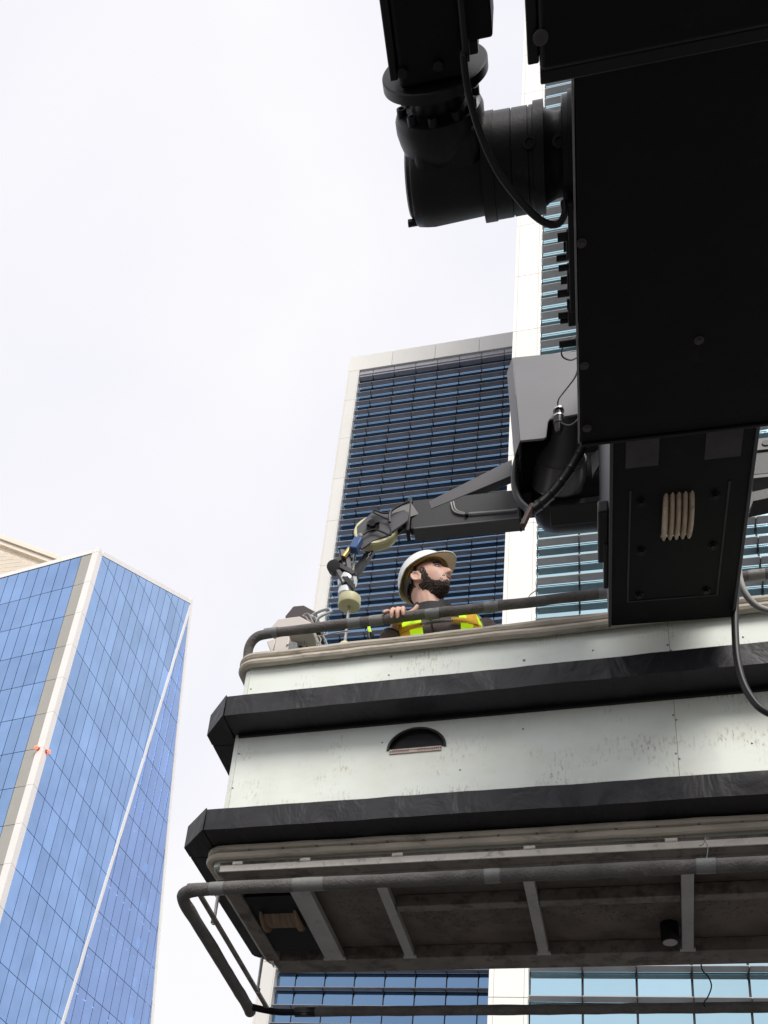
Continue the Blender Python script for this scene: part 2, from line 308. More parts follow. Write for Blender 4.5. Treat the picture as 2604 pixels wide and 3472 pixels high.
# ------------------------------------------------------------------ slanted glass tower on the left
def glass_tower():
    P0 = Vector((-55, 84, 0)); dL = Vector((-.986, .167, 0)).normalized(); dR = Vector((math.cos(R(86.8)), math.sin(R(86.8)), 0))
    nL = Vector((dL.y, -dL.x, 0)); nL = nL if nL.y < 0 else -nL
    nR = Vector((dR.y, -dR.x, 0))
    T = thing('glass_tower', 'blue glass tower with white corner edges and slanted roofline', 'building', FB, (-55, 84, GZ))
    zb = 28.; ztop = 94.4; rows = [93.92 - 4.55 * k for k in range(-3, 15)]
    sD = lambda z: 15.5 + .1137 * (z - 43.9); sR = lambda z: sD(108) + .18 * (108 - z)       # diagonal and rear edge of the right face
    ztopR = lambda s: 94.4 + (108 - 94.4) * s / sD(108)
    # core: dark body just behind the glass
    dn = .10
    def pl(s, z, d, n, off=0.): return P0 + d * s + Vector((0, 0, z)) + n * off
    core = MB(); core.prism([pl(3, GZ, dL, -nL, dn), pl(40, GZ, dL, -nL, dn), pl(40, ztop, dL, -nL, dn), pl(3, ztop, dL, -nL, dn)], -nL * 12)
    part('core', core, 'joint_dark', T)
    part('core', MB().prism([pl(.3, GZ, dL, -nL, dn), pl(3.2, GZ, dL, -nL, dn), pl(3.2, ztop - .1, dL, -nL, dn), pl(.3, ztop - .1, dL, -nL, dn)], -nL * 1.2), 'joint_dark', T)
    coreR = MB(); coreR.prism([pl(.6, GZ, dR, -nR, dn), pl(sR(GZ), GZ, dR, -nR, dn)] + [pl(sD(108), 107.6, dR, -nR, dn), pl(.6, 94.2, dR, -nR, dn)], -nR * 4)
    cm = coreR.v; part('core', coreR, 'interior', T)
    th = .06; gp = .035; rest = {}
    def pane(poly, d, n, m, off=0., fn=None):
        mb = MB(); f = fn or (lambda s, z, o: pl(s, z, d, n, o))
        P = [f(s, z, off) for s, z in poly]; c = sum(P, Vector()) / len(P); u, v = FB.proj(c)
        if -25 < u < 720 and 1800 < v < 3500 and max(p[1] for p in poly) - min(p[1] for p in poly) > 2.2: mb.prism(P, -n * th); return part('pane', mb, m, T)
        rest.setdefault(m, MB()).prism(P, -n * th)
    # left face
    for k in range(len(rows) - 1):
        z1, z0 = rows[k], rows[k + 1]
        if z1 > 94: continue
        if z1 < 50: break
        for i in range(0, 11):
            s0 = 2.26 + 1.465 * i; pane([(s0 + gp, z0 + gp), (s0 + 1.465 - gp, z0 + gp), (s0 + 1.465 - gp, z1 - gp), (s0 + gp, z1 - gp)], dL, nL, 'glass_tower')
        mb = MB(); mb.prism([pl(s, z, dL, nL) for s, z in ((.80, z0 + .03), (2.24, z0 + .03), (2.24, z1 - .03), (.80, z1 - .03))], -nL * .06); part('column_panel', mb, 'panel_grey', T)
    # right face, clipped by the sloping roof and by the diagonal
    for k in range(len(rows) - 1):
        z1, z0 = rows[k], rows[k + 1]
        if z1 < 33: break
        for i in range(0, 14):
            s0 = .84 + 1.675 * i; poly = [(s0 + gp, z0 + gp), (s0 + 1.675 - gp, z0 + gp), (s0 + 1.675 - gp, z1 - gp), (s0 + gp, z1 - gp)]
            m_ = 13.6 / sD(108); poly = clip(poly, -m_, 1, 94.4 - .75)
            poly = clip(poly, 1, -.1137, 15.5 - .1137 * 43.9 - .22)
            if inset_ok(poly): pane(poly, dR, nR, 'glass_tower')
    # folded facet behind the diagonal
    def facet(s, z, o):
        w = (s - sD(z)) / 14.; return pl(s, z, dR, nR, o + .9 * w * max(0, (108 - z)) / 60)
    fb = MB()
    for k in range(len(rows) - 1):
        z1, z0 = rows[k], rows[k + 1]
        if z1 < 33: break
        for i in range(0, 16):
            s0 = 15.2 + 1.675 * i; poly = [(s0 + gp, z0 + gp), (s0 + 1.675 - gp, z0 + gp), (s0 + 1.675 - gp, z1 - gp), (s0 + gp, z1 - gp)]
            poly = clip(poly, -1, .1137, -(15.5 - .1137 * 43.9 + .22)); poly = clip(poly, 1, .18, sD(108) + .18 * 108 - .55)
            if inset_ok(poly): pane(poly, dR, nR, 'glass_facet', fn=facet)
    for m, mb in rest.items(): part('pane', mb, m, T, kind='stuff')
    # rooms behind the facet: ceiling lamps, and blinds given a glow of their own
    rl = random.Random(3)
    for k in range(len(rows) - 1):
        z = rows[k] - .9
        if not 34 < z < 74: continue
        for i in range(12):
            s = sD(z) + .7 + 1.675 * i
            if s < sR(z) - 1.6 and rl.random() < .8:
                q = MB(); q.prism([facet(s + a, z + b, -.085) for a, b in ((0, 0), (.62, 0), (.62, .10), (0, .10))], -nR * .01); part('ceiling_lamp', q, 'ceiling_light', T)
        s = sR(z) - 3.3
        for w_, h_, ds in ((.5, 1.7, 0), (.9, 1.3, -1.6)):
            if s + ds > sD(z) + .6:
                q = MB(); q.prism([facet(s + ds + a, rows[k + 1] + .5 + b, -.085) for a, b in ((0, 0), (w_, 0), (w_, h_), (0, h_ * .85))], -nR * .01); part('window_blind', q, 'blind_glow', T)
    # white edges
    for k in range(len(rows) - 1):
        z1, z0 = rows[k], rows[k + 1]
        if z0 > 90: continue
        z1 = min(z1, 93.9); q = MB(); q.prism([pl(.78, z0 + .02, dL, nL, .08), pl(0, z0 + .02, dL, nL, .08) + nR * .08, pl(.80, z0 + .02, dR, nR, .08), pl(.80, z0 + .02, dR, nR, -.1), pl(.78, z0 + .02, dL, nL, -.1)], (0, 0, z1 - z0 - .04)); part('corner_panel', q, 'tower_frame', T)
    q = MB(); q.prism([pl(.78, 93.92, dL, nL, .08), pl(0, 93.92, dL, nL, .08) + nR * .08, pl(.80, 93.92, dR, nR, .08), pl(.80, 93.92, dR, nR, -.1), pl(.78, 93.92, dL, nL, -.1)], (0, 0, .60)); part('corner_panel', q, 'tower_frame', T)
    for i in range(10):
        q = MB(); a, b = .8 + 4.4 * i + .02, .8 + 4.4 * (i + 1) - .02; q.prism([pl(s, z, dL, nL, .08) for s, z in ((a, 93.92), (b, 93.92), (b, 94.5), (a, 94.5))], -nL * .4); part('parapet_panel', q, 'tower_frame', T)
    for i in range(6):
        a, b = .82 + 3.67 * i + .02, min(.82 + 3.67 * (i + 1) - .02, sD(108)); q = MB()
        q.prism([pl(s, z, dR, nR, .08) for s, z in ((a, ztopR(a) - .75), (b, ztopR(b) - .75), (b, ztopR(b) - .1), (a, ztopR(a) - .1))], -nR * .4); part('parapet_panel', q, 'tower_frame', T)
    q = MB(); q.prism([pl(sD(z) + d_, z, dR, nR, .07) for z, d_ in ((zb, -.24), (zb, .24), (107.4, .24), (107.4, -.24))], -nR * .15); part('edge_strip', q, 'tower_frame', T)
    zz = [108 - 4.55 * i for i in range(18)]
    for i in range(17):
        za, zc = zz[i], zz[i + 1] + .03; q = MB(); q.prism([facet(sR(z) + d_, z, .07) for z, d_ in ((za, -.5), (za, .05), (zc, .05), (zc, -.5))], -nR * .5); part('edge_panel', q, 'tower_frame', T)
    for s, d in ((.55, dL), (.55, dR)):
        p = pl(s, 66.5, d, nL if d is dL else nR, .12); n_ = nL if d is dL else nR
        l = part('warning_lamp', MB().lathe(p, n_ + Vector((0, 0, -.2)), [(0, .12), (.1, .14), (.2, .19), (.33, .2), (.42, .13), (.45, .02)], 16), 'lamp_red', T, label='lit red aircraft warning lamp')
        part('lamp_base', MB().lathe(p - n_ * .05, n_ + Vector((0, 0, -.2)), [(0, .2), (.16, .2)], 14), 'lamp_base', l)
glass_tower()

# ------------------------------------------------------------------ pale roof screen behind the tower
def roof_screen():
    Y = 112; k = .2411; q = lambda x, y: FB.on(x * k, 1750 + y * k, 1, Y)
    a, b = q(0, 250), q(930, 585); d = (b - a).normalized(); a = a - d * 14; b = b + d * 10
    T = thing('roof_screen', 'cream sloping roof screen with ribs behind the glass tower', 'building', FB, (a.x, Y, GZ))
    dn = Vector((0, 0, -1)); 
    part('coping', MB().prism([a, b, b + dn * .9, a + dn * .9], (0, 6, 0)), 'cream_screen', T, .05)
    part('fascia', MB().prism([a + dn * .95 + Vector((0, .3, 0)), b + dn * .95 + Vector((0, .3, 0)), b + dn * 1.75 + Vector((0, .3, 0)), a + dn * 1.75 + Vector((0, .3, 0))], (0, 5, 0)), 'cream_screen', T)
    part('wall', MB().prism([a + dn * 1.7 + Vector((0, .9, 0)), b + dn * 1.7 + Vector((0, .9, 0)), Vector((b.x, Y + .9, GZ)), Vector((a.x, Y + .9, GZ))], (0, 5, 0)), 'cream_screen', T)
    for i in range(16):
        e = q(-340 + 112 * i, 285 + 40.5 * i - 20); z = e.z - .9
        r = MB(); r.hexa([Vector((a.x, Y + .35, z)), Vector((e.x, Y + .35, z)), Vector((e.x, Y + .9, z)), Vector((a.x, Y + .9, z))], [p + Vector((0, .12, -.62)) for p in (Vector((a.x, Y + .35, z)), Vector((e.x, Y + .35, z)), Vector((e.x, Y + .6, z)), Vector((a.x, Y + .6, z)))])
        part('rib', r, 'cream_screen', T)
roof_screen()

# ------------------------------------------------------------------ louvred office blocks
def shared(name, mb): return mb.mesh(name)
def louvre_block(label, Y, x0, x1, mull0, mp, h0, pitch, ztop, gl, bl, visible, cols, floors, top):
    T = thing('louvred_block', label, 'building', FB, (x0, Y, GZ))
    gy = Y + .45; n0 = 0
    xs = [x0] + [mull0 + mp * i for i in range(40) if x0 + .2 < mull0 + mp * i < x1 - .2] + [x1]
    part('body', MB().box(x0 - .7 if cols else x0, x1 + 1, gy + .1, gy + 22, GZ, ztop + (1 if top else 0)), 'joint_dark', T)
    rest_b, rest_p, brk = MB(), MB(), MB(); cache = {}
    nrow = int((h0 - 4) / pitch)
    for k in range(0 if top else -int((ztop - h0) / pitch), nrow):
        h = h0 - pitch * k
        if h > ztop - .2: continue
        for i in range(len(xs) - 1):
            a, b = xs[i], xs[i + 1]; u, v = FB.proj(((a + b) / 2, gy, h))
            key = round(b - a, 3)
            if key not in cache:
                w = b - a; pb = MB(); pb.add([(.012, -.39, .03), (w - .012, -.39, .03), (w - .012, -.08, .0), (.012, -.08, .0), (.012, -.39, .055), (w - .012, -.39, .055), (w - .012, -.08, .045), (.012, -.08, .045)], [(0, 1, 2, 3), (7, 6, 5, 4), (0, 4, 5, 1), (1, 5, 6, 2), (2, 6, 7, 3), (3, 7, 4, 0)])
                pp = MB(); pp.box(.03, w - .03, 0, .03, .03 - pitch, -.03 + .03)
                cache[key] = (pb.mesh('blade'), pp.mesh('pane'), pb, pp)
                cache[key][0].materials.append(MATS[bl]); cache[key][1].materials.append(MATS[gl])
            mb_, mp_, pb, pp = cache[key]; loc = Vector((a, gy, h))
            if visible(u, v) and n0 < 300:
                n0 += 1
                for nm, me in (('blade', mb_), ('pane', mp_)):
                    o = bpy.data.objects.new(nm, me); COL.objects.link(o); o.parent = T; o.location = loc - BASE[T]
            else:
                rest_b.add([p + loc for p in pb.v], pb.f); rest_p.add([p + loc for p in pp.v], pp.f)
            if i: brk.box(a - .012, a + .012, gy - .34, gy, h - .02, h + .03); brk.box(a - .016, a + .016, gy - .14, gy - .02, h - .22, h - .05)
    part('blade', rest_b, bl, T, kind='stuff'); part('pane', rest_p, gl, T, kind='stuff'); part('blade_bracket', brk, 'bracket', T, kind='stuff')
    for x in xs[1:-1]: part('mullion', MB().box(x - .02, x + .02, gy - .02, gy + .02, 4, ztop), 'bracket', T)
    # white corner column in storey-high panels
    if cols:
        c0, c1 = cols; splits = [c0, c0 + (c1 - c0) * .13, c0 + (c1 - c0) * .90, c1]
        for j in range(len(floors) - 1):
            for i in range(3):
                part('column_panel', MB().box(splits[i] + .004, splits[i + 1] - .004, Y, Y + .35, floors[j + 1] + .012, floors[j] - .012), 'panel_cream', T)
        part('column_core', MB().box(c0 + .02, c1 - .01, Y + .3, Y + 8, GZ, floors[0]), 'panel_cream', T)
    if top:
        z0, z1 = top
        for i in range(8):
            a = mull0 - 1.6 + 2.83 * i if i else c0; b = mull0 - 1.6 + 2.83 * (i + 1)
            if a < x1: part('parapet_panel', MB().box(a + .012, min(b, x1) - .012, Y, Y + .4, z0, z1), 'panel_cream', T)
        for i in range(len(xs) - 1): part('soffit_panel', MB().box(xs[i] + .02, xs[i + 1] - .02, Y + .12, gy + .05, z0 - .62, z0 - .02), bl, T)
    return T
def vis_far(u, v): return (1080 < u < 1735 and 1180 < v < 2150 and not (u > 1690 and 1250 < v < 1600) and not (u > 1440 and 1680 < v < 1750)) or (v > 3275 and 890 < u < 1690)
def vis_near(u, v): return (1790 < u < 2080 and v < 1280) or (1760 < u < 2120 and 1700 < v < 2140) or (2480 < u < 2750 and 1400 < v < 2110) or (v > 3240 and 1700 < u < 2760)
louvre_block('tall office block with dark blue louvred windows and white parapet', 48., -15.72, -3., -14.82, 1.415, 67.65, .910, 68.14, 'glass_blue', 'blade', vis_far, (-16.5, -15.72), [68.125] + [65.15 - 3.706 * i for i in range(18)], (68.14, 69.6))
louvre_block('taller louvred office block with pale teal glass right of its white column', 29.5, -2.53, 8.6, -1.137, 1.386, 62.72, .903, 96., 'glass_teal', 'blade_warm', vis_near, (-3.58, -2.53), [96.83 - 3.605 * i for i in range(28)], None)


# ------------------------------------------------------------------ the access cradle
def cpx(x, y, ox, oy, k): return ox + x * k, oy + y * k
XL, XR, YF, YB, ZU, ZT = -1.722, 1.78, 3.9, 4.83, 2.465, 3.63
def rounded(xl, yf, xr, yb, rad, n=6, close=False):   # path round the cradle: front right > front left corner > side > back
    P = [(xr, yf)]
    for i in range(n + 1): a = math.pi / 2 * i / n; P.append((xl + rad - rad * math.sin(a), yf + rad - rad * math.cos(a)))
    for i in range(n + 1): a = math.pi / 2 * i / n; P.append((xl + rad - rad * math.cos(a), yb - rad + rad * math.sin(a)))
    P.append((xr, yb)); return P
def jitter_tube(path, r, amp, seed, n=10, step=.05):
    Q = []; P = [Vector(p) for p in path]
    for a, b in zip(P, P[1:]):
        m = max(1, int((b - a).length / step)); Q += [a.lerp(b, i / m) for i in range(m)]
    Q.append(P[-1])
    Q = [p + Vector((0, noise.noise(p * 6 + Vector((seed, 0, 0))), noise.noise(p * 6 + Vector((0, seed, 0))))) * amp for p in Q]
    return MB().tube(Q, [r * (1 + .10 * noise.noise(p * 11 + Vector((0, 0, seed)))) for p in Q], n)
CR = thing('access_cradle', 'long white sheet-metal window cleaning cradle with black rubber bumpers', 'cradle', FC, (-1.72, 3.9, 2.28))
def cradle():
    T = CR; t = .004
    # front sheets with the half-moon opening in the first one
    L_, R_ = FC.on(1314.8, 2546.4, 1, YF), FC.on(1508.8, 2530.3, 1, YF); zb = (L_.z + R_.z) / 2; xc = (L_.x + R_.x) / 2; rw = (R_.x - L_.x) / 2; rh = FC.on(1422, 2470, 1, YF).z - zb
    arc = [(xc + rw * math.cos(a), zb + rh * math.sin(a)) for a in [math.pi * i / 20 for i in range(21)]]
    xs = .136
    p = MB(); f = lambda q: [Vector((x, YF, z)) for x, z in q]
    low = [(XL + .034, 2.5), (xs - .0007, 2.5), (xs - .0007, zb), (xc + rw, zb), (xc - rw, zb), (XL + .034, zb)]
    upr = [(XL + .034, zb)] + arc[::-1] + [(xs - .0007, zb), (xs - .0007, ZT), (XL + .034, ZT)]
    p.add(f(low), [tuple(range(6))]); p.add(f(upr), [tuple(range(len(upr)))])
    o = part('front_sheet', p, 'sheet_white', T); k = o.modifiers.new('thick', 'SOLIDIFY'); k.thickness = t
    part('front_sheet', MB().box(xs + .0007, XR, YF, YF + t, 2.5, ZT), 'sheet_white', T)
    part('backing_post', MB().box(xs - .04, xs + .04, YF + .006, YF + .03, 2.5, ZT), 'frame_steel', T)
    part('corner_trim', MB().prism([(XL, YF + .03, 2.5), (XL + .008, YF + .008, 2.5), (XL + .032, YF - .0005, 2.5), (XL + .032, YF + .004, 2.5), (XL + .012, YF + .012, 2.5), (XL + .004, YF + .03, 2.5)], (0, 0, ZT - 2.5)), 'sheet_white', T)
    part('side_sheet', MB().box(XL, XL + t, YF + .032, YB, 2.5, ZT), 'sheet_white', T)
    part('side_sheet', MB().box(XR - t, XR, YF + .006, YB, 2.5, ZT), 'sheet_white', T)
    part('back_sheet', MB().box(XL + .01, XR - .01, YB - t, YB, 2.5, ZT), 'sheet_white', T)
    # half-moon opening
    rim = [Vector((x, YF - .002, z)) for x, z in arc]
    vr = part('vent_rim', MB().tube(rim, .006, 8), 'cable_black', T)
    part('vent_flap', MB().box(xc - rw - .02, xc + rw + .02, YF + .02, YF + .03, zb - .03, zb + rh + .03), 'flap', T)
    lb = MB(); a = FC.on(1300 + 50 * .4219, 2100 + 1058 * .4219, 1, YF); b = FC.on(1300 + 468 * .4219, 2100 + 1022 * .4219, 1, YF); h_ = .021
    lb.hexa([Vector((a.x, YF - .006, a.z - h_)), Vector((b.x, YF - .006, b.z - h_)), Vector((b.x, YF - .006, b.z + .002)), Vector((a.x, YF - .006, a.z + .002))], [Vector((a.x, YF - .001, a.z - h_)), Vector((b.x, YF - .001, b.z - h_)), Vector((b.x, YF - .001, b.z + .002)), Vector((a.x, YF - .001, a.z + .002))])
    lo = part('ledge_strip', lb, 'label_strip', T, .001)
    mk = MB(); rl = random.Random(2)
    for i in range(26):
        s_ = (i + .5) / 26
        if .40 < s_ < .52: continue
        q = a.lerp(b, s_); mk.box(q.x - .0022, q.x + .0022, YF - .0068, YF - .0055, q.z - .015, q.z - .003 - .004 * rl.random())
    mk.box(a.x + .01, b.x - .012, YF - .0068, YF - .0055, (a.z + b.z) / 2 - .0085, (a.z + b.z) / 2 - .0065)
    part('ledge_marks', mk, 'label_dark', lo)
    # rivets
    for u, v in ((1326, 2226.6), (1319, 2288.6), (1776.8, 2239), (1773.4, 2472), (1296, 2517.7), (2264, 2187), (2274, 2205.5), (2282.5, 2425), (2293, 2441), (2292, 2554.8), (2304, 2572.5), (851, 2336), (810, 2555.7), (789, 2671.7), (1290, 2440), (1560, 2610), (2010, 2205), (2520, 2160), (2550, 2520)):
        q = FC.on(u, v, 1, YF); rr = .0065 if u in (1326, 1776.8) else .0042
        part('rivet', MB().lathe((q.x, YF + .001, q.z), (0, -1, 0), [(0, rr), (.002, rr), (.004, rr * .7), (.005, .0005)], 10), 'rivet', T)
    # bumpers, front, cut corners and sides
    def bumper(z0, z1, yb_end, tipx, seed):
        yf = 3.75; cx_ = -1.716
        m = MB(); n = 90; cols = []
        for i in range(n + 1):                        # front pad: slightly slack rubber sleeve
            x = cx_ + (XR + .05 - cx_) * i / n; rr = []
            sag = .004 * noise.noise(Vector((x * 2.3, seed, 0))) + .0025 * noise.noise(Vector((x * 9, seed, 4)))
            for y, z in ((yf, z0), (yf, z0 + (z1 - z0) * .33), (yf, z0 + (z1 - z0) * .66), (yf, z1), (yf + .012, z1 + .01), (yf + .06, z1 + .014), (YF - .004, z1 + .012), (YF - .004, z0 + .004), (yf + .10, z0), (yf + .05, z0 - .002)):
                wv = .007 * noise.noise(Vector((x * 7 + z * 9, seed + y * 3, z * 6)))
                rr.append(Vector((x, min(y + (wv if y < yf + .02 else 0), YF - .003), z + sag + (wv if z > z0 + .02 else wv * .4))))
            cols.append(rr)
        m.rings(cols); part('bumper_pad', m, 'rubber', T)
        hz = (0, 0, z1 - z0 + .012)
        part('bumper_pad', MB().prism([(cx_ - .006, yf - .001, z0), (tipx, yf + .128, z0), (tipx, yf + .2, z0), (XL - .004, yf + .21, z0), (XL - .004, YF, z0), (cx_ - .006, YF - .004, z0)], hz), 'rubber', T, .006)
        part('bumper_pad', MB().prism([(tipx + .0005, yf + .204, z0), (tipx + .0005, yb_end, z0), (XL - .004, yb_end, z0), (XL - .004, yf + .214, z0)], hz), 'rubber', T, .006)
        part('bumper_pad', MB().prism([(tipx, yb_end + .004, z0), (XL - .004, YB + .15, z0), (XL + .2, YB + .15, z0), (XL + .2, YB + .004, z0), (XL - .004, YB + .004, z0), (XL - .004, yb_end + .004, z0)], hz), 'rubber', T, .006)
        part('bumper_pad', MB().box(XL + .206, XR, YB + .004, YB + .15, z0, z1 + .012), 'rubber', T, .006)
        part('bumper_rail', MB().box(XL + .03, XR, YF - .014, YF - .001, z0 - .016, z0 + .002), 'black_satin', T)
    bumper(3.186, 3.293, 4.86, -1.842, 1); bumper(2.585, 2.686, 4.86, -1.852, 5)
    # rubbing strips, top pair and bottom pair
    for z, dy, r, sd, seg in ((3.629, 0, .0205, 1, 0), (3.587, -.004, .0205, 2, 0)):
        path = [(x, y, z) for x, y in rounded(XL - .022, 3.877 + dy, XR + .02, YB + .03, .075)]
        part('rubbing_strip', jitter_tube(path, r, .004, sd), 'rub_strip', T)
    for z, dy, r, sd in ((2.566, 0, .0165, 3), (2.530, -.004, .0165, 4)):
        path = [(x, y, z) for x, y in rounded(XL - .02, 3.875 + dy, XR + .02, YB + .02, .07)]
        part('rubbing_strip', jitter_tube(path, r, .003, sd), 'rub_strip', T)
    for i in range(22):
        x = -1.55 + .145 * i; part('strip_screw', MB().cyl((x, 3.862, 2.5485), (x, 3.872, 2.5485), .0045, n=8), 'label_dark', T)
    part('lower_angle', MB().box(XL + .045, XR, YF - .012, YF - .006, 2.4645, 2.494), 'strip_alloy', T, .001)
    part('lower_channel', MB().box(XL + .04, XR, YF - .005, YF + .05, 2.468, 2.512), 'frame_steel', T)
    for x in (-1.60, -1.31, -.93, -.42, .09, .62, 1.12):
        part('strip_clip', MB().box(x - .022, x + .022, YF - .02, YF - .006, 2.493, 2.507), 'strip_alloy', T, .002)
    # underframe
    def ub(name, x0, x1, y0, y1, z0, z1, m='frame_steel', bv=.003): return part(name, MB().box(x0, x1, y0, y1, z0, z1), m, T, bv)
    ub('floor_plate', XL + .05, XR - .02, YF + .052, YB - .01, 2.531, 2.545, 'floor_under', 0)
    ub('front_beam', XL + .04, XR, YF + .052, YF + .12, 2.466, 2.53)
    ub('rear_beam', XL + .04, XR, 4.70, YB - .004, 2.4655, 2.53)
    part('side_beam', MB().box(XL + .012, XL + .075, YF + .06, 4.698, 2.467, 2.53), 'frame_steel', T, .003)
    for x0, x1 in ((-1.425, -1.338), (-1.052, -1.01), (-.465, -.422), (.121, .167), (.70, .745), (1.28, 1.325)):
        ub('cross_beam', x0, x1, YF + .122, 4.688, 2.4635, 2.50, 'aluminium')
        ub('beam_foot', x0 - .008, x1 + .008, 4.676, 4.699, 2.4625, 2.474, 'aluminium', .001)
    for x0, x1 in ((-1.008, -.467), (-.42, .119), (.169, .698), (.747, 1.278)):
        ub('stringer', x0, x1, 4.247, 4.294, 2.472, 2.529, 'frame_steel'); ub('stringer', x0, x1, YF + .122, YF + .16, 2.49, 2.529, 'frame_steel')
    for x0, x1 in ((-1.336, -1.054), (-1.008, -.467), (-.42, .119), (.169, .698)):     # tread-plate buds on the underside
        mb = MB(); rl = random.Random(int(x0 * 100)); yy = 4.30
        for i in range(int((x1 - x0) * 330)):
            x = rl.uniform(x0 + .01, x1 - .01); y = rl.uniform(4.18 if x0 < -1.3 else 4.305, 4.55); a = rl.choice((.8, -.8)) + rl.uniform(-.3, .3)
            d = Vector((math.cos(a), math.sin(a) * .55, 0)) * .008; nn = Vector((-d.y, d.x, 0)) * .35; c = Vector((x, y, 2.5309))
            mb.add([c - d, c - nn, c + d, c + nn, c + Vector((0, 0, -.0035))], [(0, 4, 1), (1, 4, 2), (2, 4, 3), (3, 4, 0)])
        part('tread_buds', mb, 'floor_under', T, kind='stuff')
    ub('cable_trough', -1.64, -1.43, 4.12, 4.62, 2.475, 2.53, 'black_paint', 0)
    rl_ = part('cable_reel', MB().lathe((-1.615, 4.33, 2.53), (1, 0, 0), [(0, .10), (.012, .10), (.013, .082), (.155, .082), (.156, .10), (.168, .10)], 28), 'reel', T)
    # downlight can
    q = FC.on(1884 + 895 * .434, 2650 + 1260 * .434, 2, 2.44)
    dl = part('lamp_can', MB().lathe((q.x, q.y, 2.53), (0, 0, -1), [(0, .036), (.084, .036), (.088, .034)], 24), 'black_paint', T)
    part('lamp_lens', MB().lathe((q.x, q.y, 2.443), (0, 0, -1), [(0, .029), (.003, .029)], 24), 'lens_grey', dl)
    # trip frame of foam-wrapped pipe hung under the floor
    zf = 2.285; c4 = lambda x, y: FC.on(580 + x * .434, 2750 + y * .434, 2, zf)
    a = c4(85, 650); fy = 3.728; ex = c4(600, 1530)
    path = smooth_path([(XR + .1, fy, zf), (-.5, fy, zf), (-1.62, fy, zf), (-1.70, fy + .004, zf), (-1.755, fy + .03, zf), (-1.777, fy + .085, zf), (-1.783, fy + .2, zf), (-1.80, 4.4, zf), (-1.815, 4.78, zf), (-1.822, 4.865, zf - .003)], 8)
    part('trip_pipe', jitter_tube(path, .0265, .0025, 7, 14), 'foam', T)
    part('trip_pipe', jitter_tube([(-1.60, 4.87, zf), (XR + .1, 4.87, zf)], .0235, .0015, 9, 14), 'foam', T)
    part('pipe_elbow', MB().tube(smooth_path([(-1.812, 4.80, zf), (-1.76, 4.845, zf + .004), (-1.68, 4.868, zf), (-1.58, 4.87, zf)], 5), .017, 12), 'black_paint', T)
    part('pipe_sleeve_end', MB().cyl((-1.60, 4.87, zf), (-1.50, 4.87, zf), .0245, n=16), 'black_satin', T)
    tb = lambda x0, x1, m, nm='tape_band': part(nm, MB().lathe((x0, fy, zf), (1, 0, 0), [(0, .0275), ((x1 - x0) * .5, .0285), (x1 - x0, .0275)], 20), m, T)
    c4x = lambda x: FC.on(580 + x * .434, 2750 + (612 - .035 * (x - 200)) * .434, 1, fy).x
    tb(c4x(310), c4x(420), 'tape_pale'); tb(c4x(955), c4x(1195), 'tape_pale')
    gx = lambda u: FC.on(u, 3000 - (u - 1250) * .043, 1, fy).x
    tb(gx(1643), gx(1697), 'tape_pale'); tb(gx(2361), gx(2428), 'tape')
    part('trip_bar', MB().bar((-1.70, 3.74, zf + .012), (-1.735, 4.86, zf + .012), .02, .012), 'frame_steel', T, .001)
    for x, y in ((-1.722, 4.02), (-1.728, 4.67)):
        z1_ = 2.47 if y > 3.8 and y < 4.8 else 2.50
        part('hanger_rod', MB().cyl((x, y, zf + .005), (x, y + (.03 if y > 4.8 else .0) * -1, z1_), .0075, n=10), 'aluminium', T)
        part('hanger_nut', MB().lathe((x, y, zf + .012), (0, 0, 1), [(0, .014), (.014, .014)], 6), 'frame_steel', T)
    # top rail in foam with tape
    zr, yr = 3.822, 3.932
    path = smooth_path([(-1.725, yr + .05, 3.60), (-1.742, yr + .03, 3.70), (-1.735, yr + .012, 3.765), (-1.70, yr, 3.806), (-1.64, yr, zr - .004), (-1.5, yr, zr), (-.6, yr, zr), (.3, yr, zr), (XR - .02, yr, zr)], 8)
    part('top_rail', jitter_tube(path, .0235, .003, 12, 14), 'foam', T)
    rx_ = lambda u: FC.on(u, 2136 - (u - 878) * .1259 + 20, 1, yr).x
    for u0, u1, m in ((897, 941, 'tape'), (1180, 1222, 'tape'), (1253, 1300, 'tape_pale'), (1443, 1491, 'tape'), (1642, 1690, 'tape_pale'), (2031, 2075, 'tape'), (2535, 2592, 'tape_pale')):
        a_, b_ = rx_(u0), rx_(u1); part('tape_band', MB().lathe((a_, yr, zr), (1, 0, 0), [(0, .0248), ((b_ - a_) * .3, .026), ((b_ - a_) * .7, .0252), (b_ - a_, .0256)], 20), m, T)
    part('top_rail', jitter_tube([(XL + .03, YB - .03, 3.8), (XR, YB - .03, 3.8)], .0235, .003, 13, 14), 'foam', T)
    for x, y in ((.3, yr), (.75, yr), (1.7, yr), (-1.6, YB - .03), (-.15, YB - .03), (1.7, YB - .03)):
        part('rail_post', MB().cyl((x, y, 2.55), (x, y, 3.81), .015, n=12), 'frame_steel', T)
    part('floor_deck', MB().box(XL + .06, XR - .03, YF + .06, YB - .012, 2.546, 2.56), 'aluminium', T)
    # frayed ends and loose wires on the pipes
    for q in ([(2395, 2915), (2400, 2875), (2392, 2850), (2404, 2838)], [(2392, 2837), (2385, 2862), (2370, 2868)]):
        part('loose_wire', MB().tube(smooth_path([FC.on(u, v, 1, 3.72) for u, v in q], 5), .0016, 6), 'tape', T)
    part('loose_wire', MB().tube(smooth_path([FC.on(1650 + x * .3617, 1600 + y * .3617, 1, yr - .01) for x, y in ((395, 1175), (410, 1150), (440, 1128), (475, 1105))], 5), .002, 6), 'foam', T)
    q = [(1135, 1425), (1150, 1480), (1195, 1530), (1217, 1600), (1190, 1680), (1160, 1725), (1165, 1760)]
